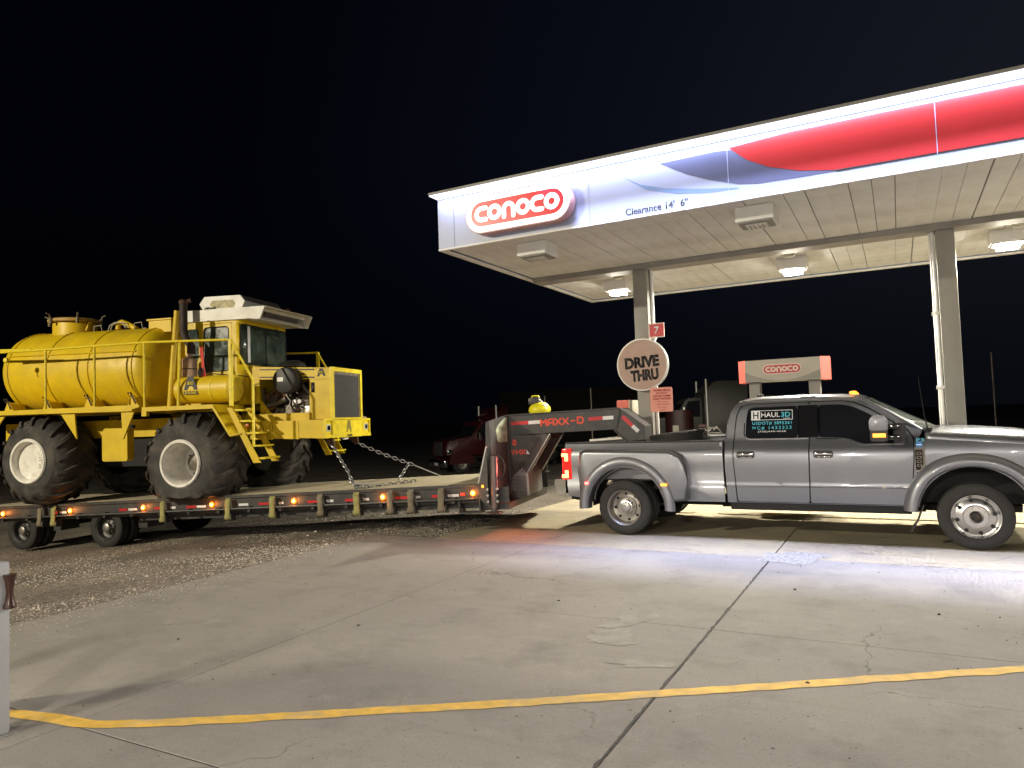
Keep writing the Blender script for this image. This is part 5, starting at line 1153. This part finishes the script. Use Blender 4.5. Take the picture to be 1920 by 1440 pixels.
# fuel drum with stencil
bm = bmesh.new(); lathe(bm, [(-.30, .001), (-.29, .19), (-.25, .245), (.84, .245), (.88, .19), (.89, .001)], 32, (0, -1.12, 1.945), 'x', cap=False); dr = finish(bm, 'fuel_drum', YEL, P_)
bm = bmesh.new(); lathe(bm, [(.48, .252), (.51, .252)], 32, (0, -1.12, 1.945), 'x'); finish(bm, 'drum_band', YEL2, dr)
bm = bmesh.new(); lathe(bm, [(2.18, .05), (2.22, .05), (2.225, .001)], 14, (.15, -1.12, 0), 'z', cap=False); finish(bm, 'filler_cap', YEL2, dr)
def big_a(x, y, z, sc, parent, rz=0, txt='BIG', num='3500'):
    Mx = T(x, y, z, rz=rz)
    bm = bmesh.new(); prism(bm, [(-.075 * sc, 0), (-.15 * sc, 0), (-.06 * sc, .25 * sc), (.06 * sc, .25 * sc), (.15 * sc, 0), (.075 * sc, 0), (.04 * sc, .07 * sc), (-.04 * sc, .07 * sc)], 0, -.003); finish(bm, 'stencil', BLACKT, parent, matrix=Mx, smooth=0)
    if txt: text('stencil', txt, YEL2, parent, height=.065 * sc, matrix=Mx @ T(0, -.0035, .125 * sc), bold=.02, shear=.2)
    if num:
        bm = bmesh.new(); prism(bm, [(-.15 * sc, -.085 * sc), (.15 * sc, -.085 * sc), (.15 * sc, -.025 * sc), (-.15 * sc, -.025 * sc)], 0, -.003); finish(bm, 'stencil', BLACKT, parent, matrix=Mx, smooth=0)
        text('stencil', num, YEL2, parent, height=.045 * sc, width=.26 * sc, matrix=Mx @ T(0, -.0035, -.055 * sc), bold=.02)
big_a(.115, -1.368, 1.935, .95, dr)
# cab
def side_panel(nm, poly, v0, v1, holes=(), m_=YEL, par=P_):
    bm = bmesh.new(); prism(bm, poly, v0, v1, holes=holes); return finish(bm, nm, m_, par, smooth=0)
rw = roundpoly([(-.46, 2.43), (-.27, 2.43), (-.19, 2.56), (-.19, 3.11), (-.46, 3.11)], .06, 3)
dwn = rrect(-.085, .455, 2.295, 3.12, .07, 4)
cab_out = [(-.50, 1.665), (.62, 1.665), (.62, 3.24), (-.50, 3.24)]
dhole = [(-.16, 2.215), (.52, 2.215), (.52, 3.185), (-.16, 3.185)]
for s in (-1, 1):
    cs = side_panel('cab_side', cab_out, s * .72, s * .755, (rw, dhole))
    dd = side_panel('cab_door', rrect(-.152, .512, 2.223, 3.177, .02, 2), s * .73, s * .752, (dwn,))
    side_panel('door_window', rrect(-.10, .47, 2.28, 3.135, .07, 4), s * .735, s * .728, (), CABG, dd)
    bm = bmesh.new()
    pts = [(a, s * .750, b) for a, b in rrect(-.085, .455, 2.295, 3.12, .07, 4)]; tube(bm, pts + [pts[0]], .010, 6, cap=False); finish(bm, 'window_seal', MATTE, dd)
    side_panel('side_window', [(-.48, 2.41), (-.17, 2.41), (-.17, 3.13), (-.48, 3.13)], s * .728, s * .720, (), CABG, cs)
bm = bmesh.new(); box(bm, -.50, -.48, -.718, .718, 1.67, 3.22); finish(bm, 'rear_wall', YEL, P_, smooth=0)
# front: wrap-round windscreen opening built as strips in plan
def plan(v):   # front face position with rounded corners
    a = abs(v)
    return .745 if a < .60 else .745 - .13 * (1 - math.sqrt(max(0, 1 - ((a - .60) / .155) ** 2)))
vvv = [-.755, -.745, -.72, -.68, -.64, -.60, -.3, 0, .3, .60, .64, .68, .72, .745, .755]
def strip(nm, z0, z1, m_, par, off=0, vr=vvv, lean=0):
    rows = [[(plan(v) + off + lean * (z - 1.7), v, z) for v in vr] for z in (z0, z1)]
    return sheet(nm, rows, m_, par, .012)
fr_ = strip('front_panel', 1.665, 2.405, YEL, P_); strip('front_panel', 3.14, 3.24, YEL, P_)
strip('windscreen', 2.40, 3.145, CABG, P_, off=-.012)
for s in (-1, 1):
    strip('corner_post', 2.406, 3.139, YEL, P_, vr=[s * .755, s * .745, s * .735][::1])
bm = bmesh.new(); tube(bm, [(plan(v) + .004, v, z) for z, vr in ((2.41, vvv[2:-2]), (3.135, vvv[2:-2][::-1])) for v in vr] + [(plan(vvv[2]) + .004, vvv[2], 2.41)], .012, 6, cap=False); finish(bm, 'windscreen_seal', MATTE, P_)
bm = bmesh.new(); box(bm, .735, .750, -.02, .0, 2.42, 3.12); finish(bm, 'centre_bar', MATTE, P_)
bm = bmesh.new(); box(bm, .7475, .7495, -.60, -.52, 2.44, 3.12); finish(bm, 'glass_sticker_strip', TWHT, P_, smooth=0)
bm = bmesh.new(); tube(bm, [(.775, .30, 3.17), (.785, .38, 2.98), (.765, .50, 2.72)], .009, 6); finish(bm, 'wiper', MATTE, P_)
# seats and wheel seen through the glass
bm = bmesh.new(); box(bm, -.35, .05, -.3, .3, 1.9, 2.35, bev=.05); box(bm, -.44, -.32, -.28, .28, 2.3, 2.9, bev=.05); finish(bm, 'seat', MATTE, P_)
# white roof with air conditioner and visor
bm = bmesh.new(); prism(bm, [(-.47, 3.243), (.98, 3.225), (.98, 3.44), (-.47, 3.455)], -.80, .80, bev=.0); rf = finish(bm, 'cab_roof', WHITE_P, P_, smooth=0)
bm = bmesh.new()
prism(bm, [(.981, 3.215), (1.16, 3.20), (1.27, 3.43), (.981, 3.44)], -.82, -.775); prism(bm, [(.981, 3.215), (1.16, 3.20), (1.27, 3.43), (.981, 3.44)], .775, .82)
prism(bm, [(.981, 3.425), (1.27, 3.415), (1.275, 3.435), (.981, 3.445)], -.774, .774); prism(bm, [(.981, 3.212), (1.15, 3.195), (1.155, 3.212), (.981, 3.235)], -.774, .774)
prism(bm, [(1.02, 3.236), (1.05, 3.236), (1.09, 3.27), (1.06, 3.27)], -.773, .773); prism(bm, [(1.08, 3.37), (1.11, 3.37), (1.13, 3.42), (1.10, 3.42)], -.773, .773)
finish(bm, 'visor', WHITE_P, rf, smooth=0)
bm = bmesh.new(); prism(bm, [(1.00, 3.24), (1.02, 3.24), (1.10, 3.41), (1.08, 3.41)], -.50, .62); finish(bm, 'louvre', mat('dark_louvre', (.10, .09, .08), .7), rf, smooth=0)
bm = bmesh.new(); prism(bm, [(-.20, 3.46), (.62, 3.447), (.70, 3.60), (.60, 3.715), (-.18, 3.735), (-.29, 3.60)], -.60, .60); ac = finish(bm, 'air_conditioner', WHITE_P, rf, smooth=0)
for k in range(9):
    bm = bmesh.new(); t_ = k / 8; bar(bm, (.612 + .08 * t_, -.56, 3.708 - .095 * t_), (.612 + .08 * t_, .56, 3.708 - .095 * t_), .012, .010); finish(bm, 'grille_slat', GREYMET, ac, smooth=0)
bm = bmesh.new(); prism(bm, [(-.02, 3.50), (.45, 3.495), (.50, 3.565), (.45, 3.64), (-.0, 3.65), (-.06, 3.58)], -.6005, -.604); finish(bm, 'label_plate', mat('faded_label', (.45, .40, .22), .6, var=.35, vscale=14), ac, smooth=0)
bm = bmesh.new(); lathe(bm, [(3.45, .06), (3.50, .06), (3.54, .04), (3.56, .001)], 16, (1.0, .35, 0), 'z'); finish(bm, 'beacon', mat('dull_orange_beacon', (.40, .14, .05), .4), rf)
# mirror arm and red flag
bm = bmesh.new(); tube(bm, [(.95, -.80, 2.16), (.40, -1.15, 2.22), (.30, -1.20, 2.24)], .010, 6); lathe(bm, [(-.01, .10), (.01, .10), (.03, .05)], 20, (.22, -1.2, 2.24), 'x'); finish(bm, 'mirror', MATTE, P_)
bm = bmesh.new(); tube(bm, [(.26, -1.22, 2.22), (.30, -1.20, 2.85)], .006, 6)
rows = [[(.27 + .02 * math.sin(z * 9) - .03 + dx * (.03 + .05 * (2.72 - z)), -1.22 + .02 * math.sin(z * 14 + dx * 3), z) for dx in (-.5, .0, .5, 1)] for z in (2.72, 2.6, 2.45, 2.3, 2.18, 2.08)]
fl = finish(bm, 'flag_pole', CHAIN, P_)
sheet('flag', rows, FLAG, fl)
# engine bay and hood
side_a = [(.93, 2.115), (2.40, 2.06), (2.42, 2.245), (.90, 2.335)]
for s in (-1, 1):
    h_ = side_panel('hood_side', side_a, s * .53, s * .555)
    side_panel('hood_side', [(1.985, 1.34), (2.41, 1.335), (2.405, 2.055), (1.985, 2.070)], s * .53, s * .555)
    for q, (z0, x1) in enumerate(((2.285, 2.10), (2.145, 2.10))):
        side_panel('stripe', [(.96, z0), (x1, z0 - .055), (x1, z0 - .030), (.96, z0 + .022)], s * .5555, s * .558, (), BLACKT, h_)
    side_panel('stripe', [(1.70, 2.165), (1.90, 2.160), (1.90, 2.185), (1.70, 2.190)], s * .5555, s * .558, (), BLACKT, h_)
big_a(2.235, -.556, 2.115, .58, P_, txt='BIG', num=None)
text('stencil', '1', BLACKT, P_, height=.18, width=.07, matrix=T(2.06, -.557, 1.92), bold=.03)
bm = bmesh.new(); prism(bm, [(.88, 2.335), (2.42, 2.246), (2.42, 2.262), (.88, 2.352)], -.56, .56); finish(bm, 'hood_top', YEL, P_, smooth=0)
bm = bmesh.new(); prism(bm, [(.75, 1.67), (.97, 1.67), (.95, 2.10), (.90, 2.35), (.76, 2.40)], -.555, .555); finish(bm, 'bulkhead', YEL, P_, smooth=0)
bm = bmesh.new(); prism(bm, [(.95, 1.34), (1.30, 1.34), (.96, 1.75)], -.54, -.52); finish(bm, 'bulkhead_gusset', YEL, P_, smooth=0)
bm = bmesh.new(); box(bm, 2.405, 2.46, -.575, -.50, 1.33, 2.275); box(bm, 2.405, 2.46, .50, .575, 1.33, 2.275); box(bm, 2.405, 2.46, -.499, .499, 2.20, 2.275); box(bm, 2.405, 2.46, -.499, .499, 1.33, 1.36); gf = finish(bm, 'grille_frame', YEL2, P_, smooth=0)
bm = bmesh.new(); box(bm, 2.40, 2.425, -.499, .499, 1.361, 2.199); finish(bm, 'radiator', mat('radiator_core', (.035, .037, .040), .6, var=.3, vscale=60), gf, smooth=0)
for k in range(23):
    bm = bmesh.new(); z = 1.385 + k * .0355; box(bm, 2.4255, 2.432, -.46, .46, z, z + .008); finish(bm, 'fin', DARKMET, gf, smooth=0)
bm = bmesh.new(); box(bm, 2.425, 2.435, -.499, -.46, 1.361, 2.199); box(bm, 2.425, 2.435, .46, .499, 1.361, 2.199); box(bm, 2.425, 2.435, -.459, .459, 2.15, 2.199); finish(bm, 'radiator_frame', GREYMET, gf, smooth=0)
# engine: many pieces
rn = random.Random(4)
bm = bmesh.new(); box(bm, 1.05, 1.95, -.30, .30, 1.25, 1.95, bev=.04); finish(bm, 'engine_block', DARKMET, P_)
bits = [(1.50, 1.46, .10, .17, GREYMET), (1.72, 1.50, .09, .12, GREYMET), (1.62, 1.62, .06, .10, STEEL2), (1.30, 1.52, .09, .06, GREYMET), (1.84, 1.70, .08, .10, GREYMET), (1.38, 1.88, .08, .12, RUST), (1.88, 1.48, .07, .12, STEEL2), (1.18, 1.75, .10, .08, DARKMET), (1.60, 1.40, .06, .16, RUST)]
for (u, z, a, b_, m_) in bits:
    bm = bmesh.new(); box(bm, u - a, u + a, -.46, -.30, z - b_, z + b_, bev=.03); finish(bm, 'engine_part', m_, P_)
for i in range(9):
    u = rn.uniform(1.05, 1.9); z = rn.uniform(1.4, 2.0); m_ = rn.choice((GREYMET, DARKMET, RUST, STEEL2)); r_ = rn.uniform(.03, .07)
    bm = bmesh.new(); cyl(bm, (u, -.30, z), (u, -.50, z), r_, r_ * .8, 14); cyl(bm, (u, -.501, z), (u, -.515, z), r_ * .4, r_ * .3, 10); finish(bm, 'pulley', m_, P_)
for pts_, r_, m_ in (([(1.0, -.45, 1.62), (1.25, -.48, 1.66), (1.45, -.46, 1.74)], .05, GREYMET), ([(1.12, -.44, 1.85), (1.30, -.46, 1.98), (1.45, -.44, 2.05)], .04, RUST), ([(1.15, -.50, 1.42), (1.3, -.52, 1.36), (1.55, -.5, 1.40)], .02, RUBBER), ([(1.56, -.50, 1.72), (1.60, -.53, 1.60), (1.68, -.52, 1.48), (1.80, -.5, 1.38)], .016, RUBBER), ([(1.52, -.5, 1.95), (1.50, -.53, 1.80), (1.58, -.52, 1.68), (1.50, -.52, 1.55)], .008, TWHT), ([(1.60, -.5, 1.58), (1.70, -.53, 1.62), (1.82, -.52, 1.56)], .012, RUBBER), ([(1.72, -.45, 2.06), (1.90, -.45, 1.85), (1.98, -.45, 1.72)], .035, GREYMET), ([(1.70, -.48, 1.36), (1.85, -.5, 1.38), (1.98, -.5, 1.46)], .022, RUBBER), ([(1.0, -.5, 1.95), (1.02, -.5, 1.70), (1.0, -.5, 1.50), (1.05, -.5, 1.36)], .03, DARKMET)):
    bm = bmesh.new(); tube(bm, pts_, r_, 10); finish(bm, 'engine_hose', m_, P_)
bm = bmesh.new(); cyl(bm, (1.765, -.50, 1.68), (1.765, -.54, 1.68), .038, seg=16); finish(bm, 'oil_cap', TWHT, P_)
bm = bmesh.new(); lathe(bm, [(-.50, .17), (-.56, .235), (-.74, .24), (-.755, .225), (-.80, .225), (-.81, .20), (-.815, .001)], 36, (1.62, 0, 2.06), cap=False); acn = finish(bm, 'air_cleaner', TRIM, P_)
bm = bmesh.new(); box(bm, 1.50, 1.62, -.82, -.8155, 2.04, 2.115); finish(bm, 'label_plate', TWHT, acn, smooth=0)
bm = bmesh.new(); lathe(bm, [(2.33, .08), (2.36, .10), (2.37, .25), (2.395, .26), (2.40, .24), (2.42, .25), (2.43, .22), (2.45, .235), (2.46, .20), (2.49, .14), (2.50, .001)], 36, (1.25, .08, 0), 'z', cap=False); finish(bm, 'pre_cleaner', TRIM, P_)
# beam and bumper
sb = [(.95, 1.02), (1.30, 1.02), (1.30, 1.335), (.95, 1.335)]
for s in (-1, 1):
    for x0, x1 in ((.95, 1.405), (1.415, 1.935), (1.945, 2.42)): side_panel('side_skirt', [(x0, 1.02), (x1, 1.0), (x1, 1.325), (x0, 1.34)], s * .82, s * .855)
bm = bmesh.new(); box(bm, .95, 2.41, -.81, .81, 1.30, 1.325); finish(bm, 'engine_deck', YEL, P_, smooth=0)
bm = bmesh.new()
box(bm, 2.425, 2.475, -.87, .87, 1.0, 1.06)
for s in (-1, 1):
    box(bm, 2.425, 2.47, min(s * .865, s * .835), max(s * .865, s * .835), 1.061, 1.34); box(bm, 2.425, 2.47, min(s * .60, s * .54), max(s * .60, s * .54), 1.061, 1.34); box(bm, 2.425, 2.47, min(s * .834, s * .601), max(s * .834, s * .601), 1.305, 1.34); box(bm, 2.425, 2.435, min(s * .834, s * .601), max(s * .834, s * .601), 1.061, 1.304)
box(bm, 2.425, 2.465, -.539, .539, 1.061, 1.32)
bp_ = finish(bm, 'bumper', YEL2, P_, smooth=0)
for s in (-1, 1):
    bm = bmesh.new(); box(bm, 2.436, 2.455, s * .72 - .075, s * .72 + .075, 1.12, 1.24, bev=.006); finish(bm, 'headlamp', LAMPOFF, bp_)
    bm = bmesh.new(); box(bm, 2.4555, 2.458, s * .72 - .05, s * .72 + .05, 1.14, 1.22); finish(bm, 'headlamp_lens', CHROME, bp_)
Mb = T(2.4655, 0, 1.09, rz=R(90))
bm = bmesh.new(); prism(bm, [(-.06, 0), (-.10, 0), (-.045, .22), (.045, .22), (.10, 0), (.06, 0), (.03, .06), (-.03, .06)], 0, -.003); finish(bm, 'stencil', mat('worn_stencil', (.20, .16, .03), .6, var=.5, vscale=20), bp_, matrix=Mb, smooth=0)
text('stencil', '3500', BLACKT, bp_, width=.20, height=.045, matrix=T(2.476, 0, 1.03, rz=R(90)), bold=.03)
bm = bmesh.new(); box(bm, 2.38, 2.42, -.12, .06, .955, .995); finish(bm, 'tag_plate', TWHT, bp_)
bm = bmesh.new(); lathe(bm, [(1.341, .10), (1.37, .09), (1.40, .001)], 14, (2.36, .72, 0), 'z'); finish(bm, 'canvas_bag', TANY, P_)
for v in (-.50, .42):
    bm = bmesh.new(); prism(bm, [(2.20, 1.0), (2.42, 1.0), (2.44, .88), (2.38, .84)], v - .02, v + .02); prism(bm, arc(2.40, .90, .055, 0, 345, 15), v - .045, v - .0205, holes=(arc(2.40, .90, .025, 0, 345, 11),)); finish(bm, 'tow_eye', RUST, P_)
# stairs
for s in (-1, 1):
    bm = bmesh.new()
    for v in (1.46, .93): 
        y = s * v; prism(bm, [(.93, 1.585), (1.03, 1.585), (1.575, .635), (1.44, .630)], y - .012, y + .012)
    ld = finish(bm, 'stair_string', YEL, P_, smooth=0)
    for k in range(5):
        t_ = (.04, .25, .48, .72, .95)[k]; u = .95 + .545 * t_; z = 1.585 - .92 * t_
        bm = bmesh.new(); box(bm, u, u + .15, min(s * 1.445, s * .945), max(s * 1.445, s * .945), z - .02, z + .01); finish(bm, 'step', YEL2, ld, smooth=0)

# ------------------------------------------------------------------ chains
def chain(name, label, pts, sag, grp, link_=.10, extra=()):
    t = thing(name, label, 'chain', T(0, 0, 0), grp); bm = bmesh.new(); n0 = 0
    for (a, b, sg_) in [(Vector(p), Vector(q), s_) for p, q, s_ in pts]:
        L_ = (b - a).length; n = max(2, int(L_ / (link_ * .78))); prev = a
        for i in range(n):
            t0 = (i + .5) / n; p = a.lerp(b, t0); p.z -= sg_ * 4 * t0 * (1 - t0); d = (b - a).normalized(); d.z -= sg_ * 4 * (1 - 2 * t0) / L_; d.normalize()
            x, y = frame_to(d)
            if n0 % 2: x, y = y, x
            n0 += 1
            ov = [p + d * (link_ * .5 * math.cos(R(q))) * 1.0 + x * (link_ * .28 * math.sin(R(q))) for q in range(0, 361, 45)]
            tube(bm, ov, link_ * .105, 5, cap=False)
    o = finish(bm, 'links', CHAIN, t); o['kind'] = 'stuff'
    bm = bmesh.new()
    for p, q, r_ in extra: tube(bm, [p, q], r_, 8, rs=[r_, r_ * .7])
    if extra: finish(bm, 'binder_handle', GALV, t)
    return t
hw = lambda u, v, z: MM @ Vector((u, v, z))
dk = lambda u, v, z=.9: MR @ Vector((u, v, z))
h1 = hw(2.40, -.52, .88); h2 = hw(2.40, .42, .88)
a1 = dk(-4.70, -1.27, .74); mid1 = h1.lerp(a1, .55)
chain('tie_down_chain', 'short hanging tie down chain from the near bumper eye to the deck edge', [(h1, mid1 + Vector((0, 0, .02)), .01), (mid1, a1, .02), (mid1 + Vector((.02, 0, -.12)), dk(-4.78, -1.05, .90), .03), (dk(-4.78, -1.05, .905), dk(-4.30, -.10, .90), .0)], 0, 'tie down chains at the front of the yellow vehicle', extra=((tuple(h1.lerp(a1, .75)), tuple(dk(-4.40, -.95, .93)), .016),))
a2 = dk(-4.25, .95, .90); m2 = h2.lerp(a2, .62)
chain('tie_down_chain', 'long taut tie down chain from the far bumper eye forward to the deck', [(h2, m2, .02), (m2, m2.lerp(a2, .25), 0), (m2, Vector((m2.x - .02, m2.y - .3, (dk(-4.8, .4)).z)), 0)], 0, 'tie down chains at the front of the yellow vehicle', extra=((tuple(m2.lerp(a2, .2)), tuple(a2), .014),))

# ------------------------------------------------------------------ vehicles parked far behind
def semi(loc, rz, paint, label, cabover=False, lights=True):
    t = thing('semi_truck', label, 'truck', T(*loc, rz=rz))
    bm = bmesh.new(); box(bm, -6.0, 0.2, -.45, .45, .75, .95); box(bm, -2.8, -1.4, -1.15, 1.15, .45, .85, bev=.05); finish(bm, 'frame', MATTE, t)
    bm = bmesh.new(); prism(bm, roundpoly([(-1.4, .9), (1.35, .95), (1.45, 1.35), (1.3, 1.75), (-.2, 2.0), (-.65, 2.75), (-1.4, 2.85)], .08, 3), -1.0, 1.0, bev=.10); finish(bm, 'cab', paint, t, smooth=40)
    bm = bmesh.new(); prism(bm, roundpoly([(-3.4, .95), (-1.42, .95), (-1.42, 2.95), (-1.9, 3.5), (-3.4, 3.5)], .12, 3), -1.15, 1.15, bev=.05); finish(bm, 'sleeper', paint, t, smooth=40)
    for s in (-1, 1):
        bm = bmesh.new(); prism(bm, [(-1.25, 1.9), (-.35, 1.9), (-.72, 2.6), (-1.25, 2.65)], s * 1.001, s * 1.01); finish(bm, 'side_window', TINT, t, smooth=0)
        bm = bmesh.new(); prism(bm, arc(.55, .52, .75, 0, 180, 12), s * .7, s * 1.12); finish(bm, 'wing', paint, t)
        bm = bmesh.new(); tube(bm, [(-1.55, s * 1.12, 1.0), (-1.55, s * 1.12, 3.6)], .07, 12); finish(bm, 'exhaust_stack', GALV, t)
        bm = bmesh.new(); box(bm, 1.1, 1.36, min(s * .68, s * 1.02), max(s * .68, s * 1.02), 1.0, 1.3, bev=.05); hl = finish(bm, 'headlight', CHROME, t)
        bm = bmesh.new(); box(bm, -.5, -.42, s * 1.30 - .08, s * 1.30 + .08, 1.75, 2.35); finish(bm, 'mirror', CHROME, t)
        for u in (.55,):
            w_ = finish(tyre_mesh(.28, .50, .28, 28), 'wheel', RUBBER, t, matrix=T(u, s * .98, .50))
            bm = bmesh.new(); lathe(bm, [(-s * -.12, .27), (-s * -.10, .1), (-s * -.16, .001)], 20, cap=False); finish(bm, 'rim', STEEL2, w_)
        for u in (-4.3, -5.5):
            w_ = finish(tyre_mesh(.5, .50, .28, 28), 'wheel', RUBBER, t, matrix=T(u, s * .9, .50))
    bm = bmesh.new(); prism(bm, [(-.25, 1.98), (-.15, 1.98), (-.62, 2.68), (-.70, 2.68)], -.85, .85); finish(bm, 'windscreen', TINT, t, smooth=0)
    bm = bmesh.new(); box(bm, 1.44, 1.48, -.55, .55, .95, 1.72); gr_ = finish(bm, 'grille', MATTE, t)
    for k in range(6):
        bm = bmesh.new(); box(bm, 1.481, 1.50, -.53 + k * .20, -.49 + k * .20, .98, 1.70); finish(bm, 'grille_bar', CHROME, gr_)
    bm = bmesh.new(); box(bm, 1.40, 1.58, -1.15, 1.15, .35, .75, bev=.05); bq = finish(bm, 'bumper', CHROME if lights else paint, t)
    bm = bmesh.new(); box(bm, 1.585, 1.60, -.25, .15, .45, .60); finish(bm, 'number_plate', TWHT, bq)
    if lights:
        for q in (0, .25): bm = bmesh.new(); box(bm, -.1 + q, .0 + q, -1.19, -1.121, 1.42, 1.50); finish(bm, 'amber_lamp', AMBERD, t)
    return t
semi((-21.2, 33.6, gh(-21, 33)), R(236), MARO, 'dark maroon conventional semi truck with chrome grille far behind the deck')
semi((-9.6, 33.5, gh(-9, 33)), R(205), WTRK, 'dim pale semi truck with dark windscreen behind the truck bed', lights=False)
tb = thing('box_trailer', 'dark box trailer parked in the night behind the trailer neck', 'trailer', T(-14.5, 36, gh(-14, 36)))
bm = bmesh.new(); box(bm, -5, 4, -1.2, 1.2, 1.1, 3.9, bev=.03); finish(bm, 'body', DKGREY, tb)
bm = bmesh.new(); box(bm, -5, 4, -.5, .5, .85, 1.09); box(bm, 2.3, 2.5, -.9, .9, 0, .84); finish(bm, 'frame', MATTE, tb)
for u in (-4.2, -3.0):
    for s in (-1, 1): finish(tyre_mesh(.5, .50, .28, 28), 'wheel', RUBBER, tb, matrix=T(u, s * .9, .50))
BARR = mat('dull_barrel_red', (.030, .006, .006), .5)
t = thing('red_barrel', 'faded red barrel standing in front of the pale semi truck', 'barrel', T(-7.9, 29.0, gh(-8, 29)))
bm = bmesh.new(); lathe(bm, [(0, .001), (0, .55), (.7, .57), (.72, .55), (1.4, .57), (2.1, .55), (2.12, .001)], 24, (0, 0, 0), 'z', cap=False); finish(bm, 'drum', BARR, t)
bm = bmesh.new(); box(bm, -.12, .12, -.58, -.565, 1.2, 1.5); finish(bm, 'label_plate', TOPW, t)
for x, y, h_, lb in ((-13.2, 27.5, 3.2, 'thin pale pole standing behind the trailer neck, left one'), (-11.1, 27.5, 3.3, 'thin pale pole standing behind the trailer neck, right one'), (3.3, 34.0, 4.0, 'thin dim pole in the dark right of the tall column')):
    t = thing('thin_pole', lb, 'pole', T(x, y, gh(x, y)), 'thin poles in the dark'); bm = bmesh.new(); tube(bm, [(0, 0, 0), (0, 0, h_)], .03, 8); finish(bm, 'shaft', GREYMET, t); bm = bmesh.new(); cyl(bm, (0, 0, 0), (0, 0, .06), .12, seg=10); finish(bm, 'base', GALV, t)
# far yard lamps
for x, y, z, c_, lb in ((-9.8, 60, 4.2, AMBERD, 'small orange yard lamp far away, left of the fuel pump topper'), (-10.8, 60, 4.15, LEDM, 'tiny white yard lamp far away beside the orange one')):
    t = thing('yard_lamp', lb, 'lamp', T(x, y, gh(x, y)), 'yard lamps far behind'); bm = bmesh.new(); tube(bm, [(0, 0, 0), (0, 0, z + .6)], .06, 8); finish(bm, 'mast', MATTE, t)
    bm = bmesh.new(); box(bm, -.25, .25, -.1, .1, z + .6, z + .72); finish(bm, 'lamp_head', c_, t)
